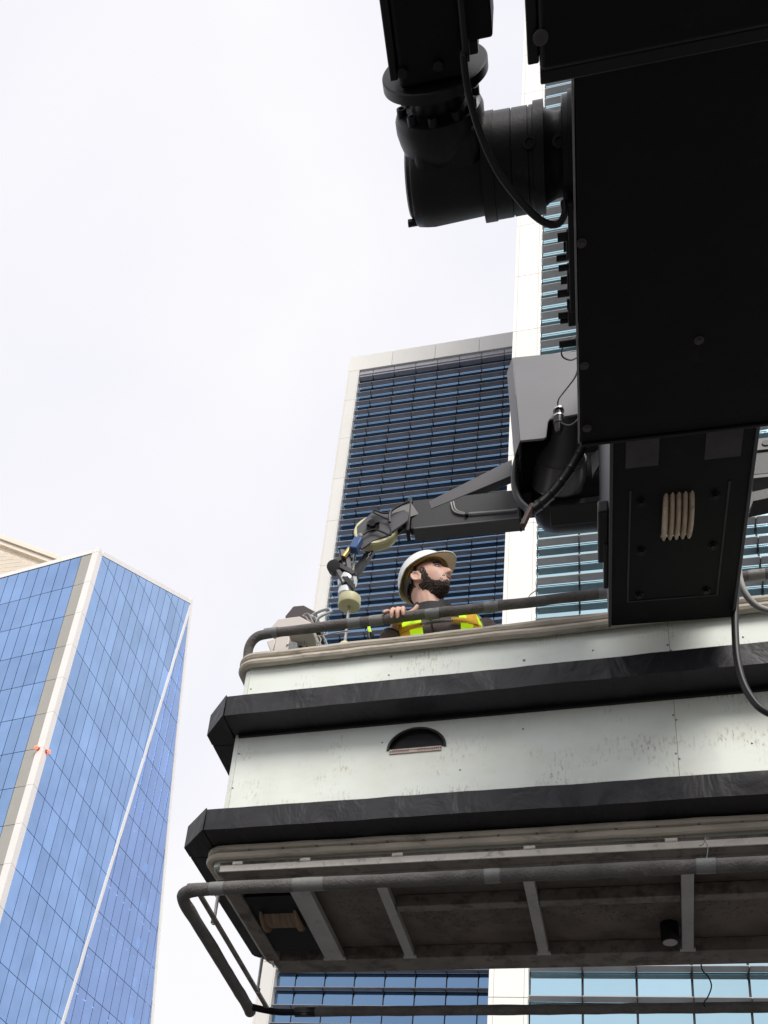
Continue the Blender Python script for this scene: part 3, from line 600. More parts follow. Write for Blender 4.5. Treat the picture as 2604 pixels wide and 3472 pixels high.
    part('hanging_wire', MB().tube(smooth_path([FC.on(1884 + x * .434, 2650 + y * .434, 1, 4.845) for x, y in q], 6), .003, 6), 'cable_black', T)
cradle()

# ------------------------------------------------------------------ the crane: boom, gear motor, head, suspension arms (frame of the crane)
CN = thing('crane', 'black crane boom with gear motor, rope head and suspension arms above the cradle', 'crane', FM, (.6, -2.6, GZ))
def V(*a): return Vector(a)
def crane():
    T = CN; X0 = .021
    # boom: underside facing the viewer
    bm_ = part('boom', MB().box(X0, 1.25, -3.2, 2.612, 3.2, 3.62), 'black_paint', T, .006)
    part('boom_end_lip', MB().box(X0 + .002, 1.248, 2.6125, 2.622, 3.193, 3.40), 'black_satin', bm_, .002)
    part('edge_rail', MB().box(X0 - .022, X0 - .002, 1.84, 2.16, 3.215, 3.30), 'black_satin', bm_, .003)
    part('edge_rail', MB().box(X0 - .006, X0 - .0005, 1.0, 2.612, 3.199, 3.215), 'steel_edge', bm_, .001)
    for i, (x, y, l, r) in enumerate(((1222, 508, .05, .012), (1222, 530, .035, .014), (1222, 553, .055, .009), (1228, 575, .05, .009), (1222, 602, .045, .011), (1218, 630, .055, .011), (1226, 655, .03, .016), (1215, 678, .055, .010), (1222, 690, .05, .008), (1225, 740, .055, .011))):
        q = dZ(FM, 1240, y, 3.235); b = part('bolt', MB().cyl((X0 + .005, q.y, 3.235), (X0 - l, q.y, 3.235), r, n=12), 'black_satin', bm_)
        if i % 3 == 1: part('bolt', MB().box(X0 - .028, X0 - .004, q.y - .028, q.y + .028, 3.217, 3.275), 'black_satin', bm_, .003)
    for x, y in ((1256, 525), (1510, 735), (1268, 925), (1262, 790)):
        q = dZ(FM, x, y, 3.2); part('bolt', MB().lathe((q.x, q.y, 3.201), (0, 0, -1), [(0, .014), (.003, .014), (.004, .008), (.010, .008)], 12), 'patch_grey', bm_)
    part('mast', MB().box(.15, 1.05, -3.1, -2.1, GZ, 3.19), 'black_paint', T, .01)
    # cover slung below the boom, nearest the viewer
    a, b, c, d = dZ(FM, 1135, 0, 2.85), dZ(FM, 1140, 135, 2.85), dZ(FM, 1165, 160, 2.85), dZ(FM, 1659, 68, 2.85)
    cv = part('boom_cover', MB().box(-.052, 1.2, -1.6, c.y, 2.85, 3.19), 'black_paint', T, .012)
    part('cover_lip', MB().box(-.052, 1.2, c.y + .0005, c.y + .03, 2.862, 3.16), 'black_satin', cv, .004)
    part('side_plate', MB().box(-.077, -.0525, -1.2, b.y + .012, 2.86, 3.1), 'black_satin', cv, .004)
    q = dZ(FM, 1168, 80, 2.85); part('bolt', MB().lathe((q.x, q.y, 2.851), (0, 0, -1), [(0, .016), (.006, .016), (.008, .012), (.009, .001)], 16), 'patch_grey', cv)
    # gear motor across the boom side
    ay, az = 1.802, 3.4
    gm = part('gear_motor', MB().lathe((-.415, ay, az), (1, 0, 0), [(0, .06), (.0, .112), (.006, .118), (.03, .122), (.05, .124), (.18, .118), (.192, .117), (.193, .136), (.225, .136), (.226, .133), (.27, .1325), (.271, .128), (.273, .128), (.274, .132), (.315, .1315), (.316, .127), (.318, .127), (.319, .131), (.33, .131)], 48), 'black_satin', T)
    part('clamp_ring', MB().lathe((-.086, ay, az), (1, 0, 0), [(0, .131), (.001, .139), (.028, .139), (.029, .12)], 48), 'black_satin', gm)
    part('motor_neck', MB().lathe((-.058, ay, az), (1, 0, 0), [(0, .12), (.012, .112), (.03, .105), (.058, .103), (.064, .112)], 48), 'black_satin', gm)
    part('motor_flange', MB().lathe((-.012, ay, az), (1, 0, 0), [(0, .135), (.003, .14), (.016, .14), (.017, .15), (.033, .15)], 48), 'black_satin', gm)
    part('end_cap', MB().lathe((-.432, ay, az), (1, 0, 0), [(0, .03), (.001, .088), (.006, .096), (.016, .1)], 40), 'black_satin', gm)
    part('drain_plug', MB().cyl((-.44, ay + .085, az - .06), (-.405, ay + .085, az - .06), .011, n=6), 'black_satin', gm)
    for x, y in ((1143, 261), (1207, 275)):
        q = dY(FM, x, y, ay - .1); n_ = V(0, -.75, -.66); p = V(q.x, ay - .092 if x < 1150 else ay - .075, az - .092 if x < 1150 else az - .08)
        rg = part('port_boss', MB().lathe(p, n_, [(0, .018), (.012, .018), (.0125, .010), (.008, .009)], 20), 'black_satin', gm)
    # bevel gearbox and motor running back over the viewer
    gx = -.327; gz = 3.40
    gb = part('gearbox', MB().lathe((gx, 1.748, gz), (0, -1, 0), [(0, .085), (.02, .1), (.06, .112), (.09, .118), (.115, .118), (.13, .112), (.138, .098), (.14, .072), (.225, .07)], 44), 'black_satin', T)
    part('motor_flange', MB().lathe((gx, 1.548, gz), (0, -1, 0), [(0, .132), (.003, .137), (.028, .137), (.031, .133)], 60), 'black_satin', gb)
    for i in range(10):
        t = 2 * math.pi * (i + .35) / 10; p = V(gx + .098 * math.cos(t), 1.616, gz + .098 * math.sin(t)); part('bolt', MB().lathe(p, (0, -1, 0), [(-.01, .013), (.022, .013), (.0225, .007), (.014, .0065)], 12), 'black_satin', gb)
    part('lug', MB().box(gx - .075, gx + .11, 1.64, 1.87, gz - .10, gz + .08), 'black_satin', gb, .03)
    part('motor_body', MB().box(gx - .083, gx + .083, .2, 1.516, gz - .1, gz + .12), 'black_paint', gb, .012)
    part('side_channel', MB().box(gx - .105, gx - .084, .1, 1.49, gz - .098, gz + .02), 'black_satin', gb, .004)
    part('side_channel', MB().box(gx + .084, gx + .158, .1, 1.435, gz - .10, gz + .05), 'black_paint', gb, .006)
    part('bracket', MB().box(gx + .0845, gx + .12, 1.436, 1.47, gz - .09, gz), 'black_satin', gb, .004)
    for x in (-.07, .02): part('bolt', MB().lathe((gx + x, 1.47, gz - .101), (0, 0, -1), [(0, .014), (.012, .014), (.014, .009)], 6), 'black_satin', gb)
    # rope head: a box whose underside carries the multi-groove sheaves
    hx0, hx1, hy1, hz = .128, .567, 3.628, 3.35
    sl = [dZ(FM, *p, hz) for p in ((1432, 1070), (1502, 1070), (1432, 1166), (1500, 1162))]; sx0, sx1 = sl[0].x, sl[1].x; sy0, sy1 = sl[0].y, sl[3].y
    hb = MB(); hb.box(hx0, hx1, 2.3, sy0, hz, hz + .02); hb.box(hx0, hx1, sy1, hy1, hz, hz + .02); hb.box(hx0, sx0, sy0, sy1, hz, hz + .02); hb.box(sx1, hx1, sy0, sy1, hz, hz + .02)
    head = part('head_underplate', hb, 'black_paint', T)
    for x in (hx0 - .012, hx1 + .0005):
        part('head_cheek', MB().prism([(x, 2.3, hz - .008), (x, hy1, hz - .008), (x, hy1, hz + .35), (x, hy1 + .5, hz + 1.1), (x, hy1 + .5, hz + 1.8), (x, 2.9, hz + 1.8), (x, 2.3, hz + .6)], (.0115, 0, 0)), 'brace_and_lit_edge', head, .002)  # cheeks coloured lighter than the head to imitate their lit rims
    part('head_end', MB().box(hx0, hx1, hy1 - .012, hy1, hz + .001, hz + .35), 'black_paint', head)
    part('head_crown', MB().box(hx0, hx1, 2.9, hy1 + .5, hz + 1.2, hz + 1.75), 'black_paint', head)
    for i in range(5):
        w = (sx1 - sx0) / 5; c = V(sx0 + w * i + .0015, (sy0 + sy1) / 2 - .004, hz + .085); w -= .003
        part('rope_sheave', MB().lathe(c, (1, 0, 0), [(0, .06), (0, .118), (w * .14, .130), (w * .32, .1375), (w * .5, .1395), (w * .68, .1375), (w * .86, .130), (w, .118), (w, .06)], 44), 'nylon_worn', head)
    P = [dZ(FM, *p, hz - .005) for p in ((1357, 1062), (1579, 1036), (1548, 1287), (1354, 1302))]
    x0, x1, y0, y1 = P[3].x, P[1].x, P[0].y, P[3].y
    pn = MB(); 
    for bx in ((x0, x0 + .006, y0, y1), (x1 - .006, x1, y0, y1), (x0, x1, y1 - .004, y1)): pn.box(bx[0], bx[1], bx[2], bx[3], hz - .004, hz - .0005)
    part('panel_weld', pn, 'patch_grey', head)
    for x, y in ((1385, 1085), (1545, 1070), (1385, 1190), (1540, 1178), (1380, 1285), (1525, 1275)):
        q = dZ(FM, x, y, hz); part('bolt', MB().lathe((q.x, q.y, hz - .0005), (0, 0, -1), [(0, .017), (.004, .017), (.005, .011), (.014, .011)], 6), 'black_satin', head)
    for p in (((1352, 965), (1422, 1005)), ((1525, 950), (1600, 985))):
        a, b = dZ(FM, *p[0], hz - .003), dZ(FM, *p[1], hz - .003); part('paint_patch', MB().box(a.x, b.x, a.y - .05, b.y, hz - .003, hz - .0005), 'patch_grey', head)
    part('side_guard', MB().box(hx0 - .05, hx0 - .013, 3.05, 3.30, hz + .01, hz + .07), 'black_satin', head, .006)
    q = dX(FM, 1312, 1230, hx0 - .02); part('side_guard', MB().box(hx0 - .03, hx0 - .0125, 3.2, 3.43, hz + .005, hz + .2), 'black_satin', head, .004)
    # housing of the slewing drum
    hy = 3.82; k = lambda x, y: dY(FM, x, y, hy)
    pts = [k(1107, 772), k(1262, 757), k(1262, 892), k(1188, 905), k(1184, 911), k(1180, 944), k(1174, 947), k(1123, 952)]
    hs = part('drum_housing', MB().prism(pts, (0, .012, 0)), 'grey_paint', T, .003)
    l0, l1 = k(1107, 772), k(1123, 952); dxl = V(-.028, .07, 0); bz = k(1093, 972).z
    part('housing_cheek', MB().prism([l0 + V(-.0005, .002, 0), V(l1.x - .0005, hy + .002, l1.z), V(l1.x, hy, l1.z) + dxl + V(0, 0, -.02), l0 + dxl + V(0, 0, -.01)], (-.004, .008, 0)), 'grey_paint', hs)
    lx = l1.x + dxl.x
    part('housing_side', MB().box(lx, lx + .01, hy + .075, 4.37, l1.z - .022, l0.z - .02), 'black_satin', hs)
    part('housing_roof', MB().box(lx + .011, .13, hy + .02, 4.62, l0.z - .07, l0.z - .05), 'black_paint', hs)
    part('gap_filler', MB().box(lx + .012, -.1, 4.28, 4.45, l1.z + .16, l1.z + .6), 'black_paint', hs)  # black filler added to close a bright gap in the dark housing
    d0, d1 = dY(FM, 1226, 890, 3.86), dY(FM, 1207, 1048, 4.22); dl_ = (d1 - d0).length
    dr = part('slew_drum', MB().lathe(d0, d1 - d0, [(0, .05), (.0, .058), (dl_ * .35, .066), (dl_ * .45, .082), (dl_ * .56, .108), (dl_ * .62, .118), (dl_ * .625, .123), (dl_ * .8, .132), (dl_ * .97, .14), (dl_, .132), (dl_ + .001, .02)], 56), 'drum_gloss', T)
    zc = dY(FM, 1215, 1100, 4.34).z
    part('slew_body', MB().lathe((-.21, 4.34, zc + .10), (1, 0, 0), [(0, .06), (.02, .13), (.06, .17), (.12, .19), (.2, .195), (.33, .195)], 48), 'black_satin', dr)
    part('slew_plate', MB().box(-.12, .12, 4.2, 4.33, zc - .13, zc - .085), 'black_satin', dr, .004)
    part('slew_flange', MB().lathe((.085, 4.2, dX(FM, 1300, 1150, .1).z + .02), (1, 0, 0), [(0, .15), (.004, .155), (.04, .155)], 48), 'black_satin', dr)
    part('gusset', MB().prism([dY(FM, x, y, 4.0) for x, y in ((1276, 985), (1308, 955), (1306, 985), (1280, 1028))], (0, .02, 0)), 'grey_paint', hs, .002)
    # swivel fitting with clamps
    f0, f1 = dY(FM, 1207, 882, 3.80), dY(FM, 1207, 935, 3.80)
    fit = part('swivel_fitting', MB().lathe(f1, f0 - f1, [(0, .012), (.02, .019), (.05, .021), (.06, .025), (.10, .025), (.105, .018), (.15, .018)], 20), 'black_satin', dr)
    for s_ in (.35, .62, .9): part('hose_clamp', MB().lathe(f1.lerp(f0, s_), f0 - f1, [(-.005, .0262), (.005, .0262)], 20), 'chrome' if s_ > .5 else 'cable_black', fit)
    # left suspension arm
    ya = 4.36; A = lambda x, y, yy=ya: dY(FM, x, y, yy)
    zt, zb = A(890, 1081).z, A(897, 1142).z; xl, xr = A(888, 1110).x, lx + .02
    arm = part('suspension_arm', MB().box(xl, xr, ya, ya + .045, zb, zt), 'arm_paint', T, .006)
    part('arm_flange', MB().box(xl + .02, xr, ya - .012, ya + .075, zb - .014, zb - .001), 'brace_and_lit_edge', arm, .003)
    part('end_plate', MB().box(xl - .022, xl - .0005, ya - .012, ya + .07, zb - .018, zt + .012), 'arm_paint', arm, .004)
    for dz in (.03, .17): part('bolt', MB().cyl((xl - .045, ya + .01, zb + dz), (xl - .02, ya + .01, zb + dz), .011, n=6), 'black_satin', arm)
    b0, b1 = A(925, 1092, ya - .001), A(1102, 1012, ya - .001)
    part('brace', MB().prism([A(925, 1083, ya - .002), A(930, 1100, ya - .002), A(1105, 1028, ya - .002), A(1105, 992, ya - .002)], (0, .05, 0)), 'brace_and_lit_edge', arm, .004)
    for off in (0, .012):
        pth = [A(x, y, ya - .01) + V(off, 0, off * .4) for x, y in ((974, 1085), (980, 1103), (1000, 1110), (1040, 1108), (1090, 1104), (1112, 1102))]
        part('arm_cable', MB().tube(smooth_path(pth, 6), .0042, 8), 'cable_grey', arm)
    q = A(1008, 1109, ya - .014); part('cable_tie', MB().box(q.x - .008, q.x + .008, q.y - .006, q.y + .012, q.z - .014, q.z + .02), 'cable_black', arm, .003)
    # fork with nylon sheave
    sn = V(.06, -1, .06).normalized()              # sheave axis leans towards the viewer
    sc = A(812, 1160); 
    fk = part('fork_plate', MB().prism([A(x, y, ya - .05) for x, y in ((771, 1137), (806, 1104), (845, 1109), (872, 1101), (884, 1106), (880, 1125), (850, 1146), (838, 1156), (806, 1168), (781, 1186), (772, 1180))], (0, .012, 0)), 'brace_and_lit_edge', arm, .003)
    part('fork_plate', MB().prism([A(x, y, ya + .05) for x, y in ((775, 1140), (806, 1110), (884, 1106), (880, 1135), (840, 1170), (790, 1195))], (0, .012, 0)), 'arm_paint', arm, .003)
    part('fork_neck', MB().bar(A(845, 1130, ya + .02), A(896, 1115, ya + .05), .11, .10), 'arm_paint', arm, .006)
    shv = part('nylon_sheave', MB().lathe(A(812, 1152, ya - .01), sn, [(-.03, .03), (-.03, .112), (-.018, .116), (0, .100), (.018, .116), (.03, .112), (.03, .03)], 56), 'nylon', arm)
    part('axle_boss', MB().lathe(A(806, 1136, ya - .055), (0, -1, -.3), [(0, .035), (.012, .035), (.014, .02), (.03, .018)], 20), 'black_satin', arm)
    part('axle_clip', MB().bar(A(793, 1133, ya - .075), A(820, 1127, ya - .075), .012, .014), 'black_satin', arm)
    # linkage below the fork
    lk = part('lower_link', MB().prism([A(x, y, ya) for x, y in ((786, 1195), (808, 1186), (800, 1200), (782, 1228), (768, 1250), (752, 1252), (756, 1236))], (0, .03, 0)), 'arm_paint', arm, .003)
    part('valve', MB().bar(A(763, 1190, ya - .06), A(776, 1166, ya - .06), .05, .045), 'blue_valve', arm, .006)
    part('valve_fitting', MB().cyl(A(742, 1204, ya - .06), A(756, 1185, ya - .06), .014, n=12), 'brass', arm)
    part('valve_knob', MB().ball(A(778, 1158, ya - .07), (.016, .012, .02)), 'tape_pale', arm)
    for a_, b_, w_ in (((738, 1190), (744, 1225), .03), ((728, 1222), (766, 1243), .035), ((750, 1195), (758, 1260), .022), ((712, 1222), (748, 1205), .035), ((730, 1232), (745, 1262), .02)):
        part('link_bar', MB().bar(A(*a_, ya - .04), A(*b_, ya - .03), w_, .03), 'arm_paint', arm, .004)
    part('link_roller', MB().lathe(A(720, 1222, ya - .06), (0, 1, .4), [(0, .018), (.002, .036), (.05, .036), (.052, .018)], 24), 'arm_paint', arm)
    part('link_clevis', MB().prism([A(x, y, ya - .05) for x, y in ((738, 1246), (748, 1240), (767, 1262), (762, 1272))], (0, .03, 0)), 'arm_paint', arm, .003)
    part('insulator', MB().lathe(A(752, 1244, ya), (0, 0, -1), [(0, .02), (.01, .045), (.045, .052), (.08, .045), (.085, .03), (.1, .03), (.105, .042), (.14, .042), (.16, .02)], 28), 'porcelain', arm)
    for w_, P in (('arm', ((884, 1083), (868, 1090), (850, 1100), (842, 1110), (842, 1128))), ('fork', ((842, 1108), (826, 1108), (812, 1103), (806, 1106), (825, 1116), (840, 1122))), ('lever', ((782, 1157), (796, 1147), (812, 1144), (828, 1150), (844, 1156), (843, 1140)))):
        part('control_cable', MB().tube(smooth_path([A(x, y, ya - .07) for x, y in P], 6), .0065 if w_ == 'arm' else .005, 8), 'cable_black', arm)
    part('spring', MB().tube([A(790 + 1.5 * i, 1212 - 3 * i, ya) + V(.006 * math.cos(i * 2), 0, .006 * math.sin(i * 2)) for i in range(10)], .002, 6), 'chrome', arm)
    # right suspension arm, only its root in view
    x0 = .50; B = lambda x, y, yy=ya: dY(FM, x, y, yy)
    ra = part('suspension_arm', MB().box(x0, 1.7, ya, ya + .16, B(1640, 1025).z, B(1640, 975).z), 'arm_paint', T, .005)
    part('arm_flange', MB().box(x0, 1.7, ya - .01, ya + .18, B(1640, 976).z, B(1640, 950).z), 'brace_and_lit_edge', ra, .003)
    part('arm_flange', MB().box(x0, 1.7, ya - .005, ya + .18, B(1640, 1034).z, B(1640, 1026).z), 'brace_and_lit_edge', ra, .003)
    part('lower_tube', MB().bar(B(1600, 1095), B(1659, 1082) + (B(1659, 1082) - B(1600, 1095)) * 4, .1, .07), 'arm_paint', ra, .004)
    part('hinge_ear', MB().prism([B(x, y, ya - .1) for x, y in ((1612, 1050), (1624, 1045), (1626, 1085), (1610, 1120))], (0, .03, 0)), 'black_satin', ra)
    q = B(1655, 957, ya - .012); part('arm_hole_disc', MB().cyl(q, q + V(0, -.004, 0), .02, n=16), 'cable_black', ra)  # black disc on the flange stands in for the shade inside a hole
crane()

# ------------------------------------------------------------------ cables and ropes hung on the crane
def cable(name, pts, r, m, label, F=FM, n=8, sides=12, cat='cable', group=None, base=None):
    P = smooth_path(pts, n); return solo(name, MB().tube(P, r, sides), m, label, cat, F, tuple(P[0]))
cable('power_cable', [V(-.25, .4, 3.28), dZ(FM, 1000, 40, 3.27), dZ(FM, 1001, 120, 3.26), dZ(FM, 1012, 200, 3.24), dZ(FM, 1038, 290, 3.215), dZ(FM, 1075, 370, 3.205), dZ(FM, 1120, 430, 3.2), dZ(FM, 1155, 466, 3.2), dZ(FM, 1185, 484, 3.2), dZ(FM, 1208, 482, 3.2), dZ(FM, 1220, 460, 3.205), dZ(FM, 1218, 436, 3.24)], .0095, 'cable_black', 'black cable drooping from the gear motor to the boom side')
cable('thin_wire', [dY(FM, 1250, 790, 3.0), dY(FM, 1242, 815, 3.2), dY(FM, 1222, 842, 3.5), dY(FM, 1206, 865, 3.78), dY(FM, 1206, 890, 3.79), dY(FM, 1212, 912, 3.78), dY(FM, 1232, 918, 3.6), dY(FM, 1253, 900, 3.2), dY(FM, 1268, 862, 2.6), dY(FM, 1284, 834, 2.43)], .0035, 'cable_black', 'thin black wire looping past the grey drum housing')
cable('thin_wire', [dY(FM, 1288, 735, 2.3), dY(FM, 1284, 714, 2.25), dY(FM, 1262, 714, 2.3), dY(FM, 1235, 735, 2.6), dY(FM, 1215, 752, 2.7), dY(FM, 1215, 770, 2.75), dY(FM, 1232, 778, 2.75), dY(FM, 1248, 772, 2.7)], .0028, 'cable_black', 'thin wire loop on the boom above the grey drum housing')
P = smooth_path([dY(FM, 1275, 930, 3.9), dY(FM, 1255, 970, 3.95), dY(FM, 1228, 1018, 3.98), dY(FM, 1195, 1062, 4.0), dY(FM, 1160, 1095, 4.0), dY(FM, 1138, 1108, 4.0)], 14)
solo('ribbed_hose', MB().tube(P, [.0255 + (.004 if i % 9 == 0 else 0) for i in range(len(P))], 16), 'cable_black', 'thick black ribbed hose slanting under the drum housing', 'hose', FM, tuple(P[0]))
cable('drip_hose', [dY(FM, 1118, 990, 4.0), dY(FM, 1112, 1020, 4.0), dY(FM, 1113, 1055, 4.0), dY(FM, 1122, 1082, 4.0), dY(FM, 1140, 1100, 4.0)], .018, 'cable_black', 'short black hose curving along the left of the drum housing', cat='hose')
cable('rubber_spout', [dY(FM, 1150, 1092, 3.99), dY(FM, 1140, 1112, 3.98), dY(FM, 1129, 1136, 3.97)], .015, 'brown_rubber', 'brown rubber spout pointing down where two hoses meet', cat='spout')
# wire rope with stoppers: from the sheave down into the cradle
rt, rb = dY(FC, 768, 1180, 4.28), dY(FC, 745, 1392, 4.28)
rope = thing('wire_rope', 'steel hoist rope running from the nylon sheave into the cradle', 'rope', FC, (rb.x, 4.28, 3.0))
def hrope():
    x = (rt.x + rb.x) / 2; y = 4.28; st = MB()
    part('strand', MB().tube([(x, y, 2.7), (x, y, rt.z)], .0075, 10), 'wire_rope', rope)
    q = dY(FC, 756, 1299, y); part('stopper', MB().lathe((x, y, q.z - .035), (0, 0, 1), [(0, .02), (.0, .054), (.006, .058), (.052, .058), (.057, .054), (.057, .012)], 40), 'nylon', rope, label='round cream nylon stopper')
    q = dY(FC, 745, 1390, y); part('stopper', MB().ball((x, y, q.z - .02), (.03, .03, .03)), 'nylon', rope)
    part('rope_eye', MB().box(x - .03, x + .03, y - .03, y + .03, 2.6, 2.72), 'frame_steel', rope)
hrope()
cable('supply_cable', [dY(FC, 1596, 1222, 3.66), dY(FC, 1597, 1245, 3.66), dY(FC, 1606, 1275, 3.67), dY(FC, 1624, 1300, 3.69), dY(FC, 1650, 1316, 3.71), dY(FC, 1700, 1322, 3.73), dY(FC, 1760, 1310, 3.74)], .0125, 'cable_grey', 'grey cable looping over the cradle edge right of the rope head', FC)
cable('black_hose', [dY(FC, 1591, 1272, 3.64), dY(FC, 1588, 1310, 3.63), dY(FC, 1588, 1360, 3.62), dY(FC, 1592, 1420, 3.61), dY(FC, 1603, 1468, 3.60), dY(FC, 1622, 1506, 3.6), dY(FC, 1650, 1535, 3.6), dY(FC, 1700, 1550, 3.6), dY(FC, 1780, 1540, 3.6)], .0135, 'cable_black', 'black hose hanging in a curve in front of the upper bumper', FC, cat='hose')

# ------------------------------------------------------------------ gear at the left end of the cradle
eq = lambda x, y, Y: FC.on(900 + x * .1808, 2030 + y * .1808, 1, Y)
CB = thing('control_box', 'pale beige control box standing behind the cradle corner rail', 'control box', FC, (eq(200, 900, 4.1).x, 4.1, 3.4))
def boxgear():
    T = CB; y = 4.06
    ft = [eq(x, y_, y) for x, y_ in ((125, 1000), (410, 1000), (440, 740), (190, 760))]
    body = part('cabinet', MB().prism([eq(130, 1080, y), eq(415, 1080, y), eq(450, 700, y), eq(205, 700, y)], (0, .2, 0)), 'beige_box', T, .004)
    part('side_panel', MB().prism([eq(20, 800, y), eq(95, 990, y), eq(128, 1000, y), eq(195, 740, y)], (0, .2, 0)), 'beige_box', T, .004)
    part('lid', MB().prism([eq(95, 545, y), eq(235, 375, y), eq(640, 325, y), eq(880, 450, y), eq(860, 560, y), eq(95, 620, y)], (0, .22, 0)), 'beige_box', T, .006)
    part('grey_panel', MB().prism([eq(420, 960, y), eq(585, 940, y), eq(590, 820, y), eq(455, 790, y)], (0, .15, 0)), 'tape', T, .003)
    part('latch', MB().ball(eq(412, 860, y - .004), .006), 'chrome', T)
    hd = thing('dark_hood', 'dark faceted hood behind the beige control box', 'hood', FC, (eq(600, 300, 4.3).x, 4.3, 3.8))
    part('hood_shell', MB().prism([eq(x, y_, 4.3) for x, y_ in ((365, 430), (370, 320), (520, 135), (720, 118), (960, 250), (960, 430))], (0, .18, 0)), 'box_shell', hd, .006)
    part('hood_post', MB().box(eq(500, 300, 4.3).x, eq(800, 300, 4.3).x, 4.33, 4.45, 2.56, eq(600, 420, 4.3).z), 'box_shell', hd)
    sh = thing('wire_bundle', 'tangle of grey wires and a steel shackle by the dark hood', 'wires', FC, (eq(900, 400, 4.2).x, 4.2, 3.7))
    loop = [(850, 330), (960, 265), (1080, 215), (1190, 195), (1235, 235), (1180, 270), (1060, 320), (960, 385)]
    part('shackle', MB().tube(smooth_path([eq(*p, 4.2) for p in loop], 6), .0075, 10), 'chrome', sh)
    part('shackle_pin', MB().cyl(eq(835, 320, 4.2), eq(990, 400, 4.2), .008, n=10), 'wire_rope', sh)
    for L in ([(700, 330), (740, 285), (800, 280), (840, 330), (880, 420), (900, 460)], [(690, 320), (760, 340), (800, 400), (870, 440)], [(850, 370), (920, 340), (960, 400), (940, 440)], [(600, 930), (620, 850), (670, 830), (720, 900), (760, 960)], [(730, 960), (745, 880), (740, 800), (760, 760)], [(950, 880), (980, 830), (1030, 840), (1040, 900)], [(1000, 700), (1040, 760), (1020, 850), (1060, 930)], [(1080, 690), (1130, 780), (1165, 880)], [(585, 920), (600, 720), (620, 700)], [(970, 700), (1100, 690), (1300, 640), (1560, 600)]):
        part('wire', MB().tube(smooth_path([eq(*p, 4.15) for p in L], 5), .0035, 7), 'cable_grey', sh)
    part('socket', MB().bar(eq(780, 760, 4.2), eq(850, 920, 4.2), .05, .05), 'cable_black', sh, .01)
    part('socket', MB().bar(eq(640, 900, 4.2), eq(690, 960, 4.2), .05, .05), 'cable_black', sh, .01)
    part('bracket', MB().prism([eq(x, y_, 4.22) for x, y_ in ((600, 820), (900, 760), (1000, 700), (600, 740))], (0, .03, 0)), 'tape', sh)
    part('socket_plate', MB().prism([eq(x, y_, 4.25) for x, y_ in ((590, 1080), (1000, 1080), (1000, 880), (940, 780), (880, 790), (600, 880))], (0, .05, 0)), 'frame_steel', sh)
    ln = thing('tool_lanyard', 'lime tool lanyard with black clip hanging behind the top rail', 'lanyard', FC, (eq(2060, 800, 4.0).x, 4.0, 3.6))
    part('strap', MB().tube(smooth_path([FC.on(800 + x * .4219, 1950 + y * .4219, 1, 4.0) for x, y in ((1068, 405), (1072, 440), (1085, 470))], 4), .007, 8), 'hi_vis', ln)
    part('clip', MB().tube(smooth_path([FC.on(800 + x * .4219, 1950 + y * .4219, 1, 4.0) for x, y in ((1075, 465), (1066, 490), (1075, 520), (1090, 525), (1100, 500), (1090, 470), (1076, 465))], 4), .008, 8), 'cable_black', ln)
boxgear()

# ------------------------------------------------------------------ the worker
PB = Vector((-.835, 4.10, 2.56))
MAN = thing('person', 'bearded worker in white hard hat, brown jacket and lime vest gripping the rail', 'person', FC, tuple(PB))
HEAD = Vector((-.925, 4.075, 4.166)); YAW, PITCH, ROLL = R(-28), R(19), R(4)
HM = Matrix.Rotation(YAW, 3, 'Z') @ Matrix.Rotation(-PITCH, 3, 'Y') @ Matrix.Rotation(ROLL, 3, 'X')
HS = 1.05
def gs(v, c, s_): return math.exp(-((v - c) / s_) ** 2)
def sst(a, b, x): t = max(0, min(1, (x - a) / (b - a))); return t * t * (3 - 2 * t)
def head_pt(d):                                      # d: unit direction, x forward, y left, z up
    p = Vector((d.x * .098, d.y * .077, d.z * .118))
    low = sst(.0, -.10, p.z)
    p.y *= 1 - .26 * low * (1 if p.x > -.03 else .6); p.x += .020 * low * (1 if p.x > 0 else 0) - (.018 * low if p.x < 0 else 0)
    fr = sst(.02, .08, p.x); ay = abs(p.y)
    zo = p.z
    p.x -= .004 * fr * gs(p.z, .075, .03)
    br = gs(p.y, 0, .0125)
    nz = sst(.028, -.035, p.z) * sst(-.054, -.044, p.z)
    p.x += fr * (.026 * nz * gs(p.y, 0, .011 + .006 * sst(0, -.04, p.z)) + .005 * gs(p.z, -.040, .01) * gs(ay, .013, .007))
    p.x -= fr * .013 * gs(ay, .031, .015) * gs(p.z, .010, .012)
    p.x += fr * .006 * gs(p.z, .031, .009) * gs(ay, .030, .022)
    p.x += fr * .004 * gs(ay, .046, .016) * gs(p.z, -.018, .018)
    p.x += fr * (.007 * gs(p.z, -.064, .0065) + .0075 * gs(p.z, -.077, .0065)) * gs(p.y, 0, .021) - fr * .004 * gs(p.z, -.0705, .003) * gs(p.y, 0, .022)
    p.x += fr * .009 * gs(p.z, -.106, .014) * gs(p.y, 0, .026) - fr * .004 * gs(p.z, -.09, .007) * gs(p.y, 0, .02)
    p.x -= fr * .004 * gs(ay, .05, .012) * gs(p.z, -.055, .02)
    if zo < 0: p.z = zo * (1 + .10 * sst(0, -.06, zo))
    return p
def hw(p): return HEAD + HM @ (Vector(p) * HS)
def sph(n, m):
    return [[Vector((math.sin(math.pi * (i + .5) / m) * math.cos(2 * math.pi * j / n), math.sin(math.pi * (i + .5) / m) * math.sin(2 * math.pi * j / n), -math.cos(math.pi * (i + .5) / m))) for j in range(n)] for i in range(m)]
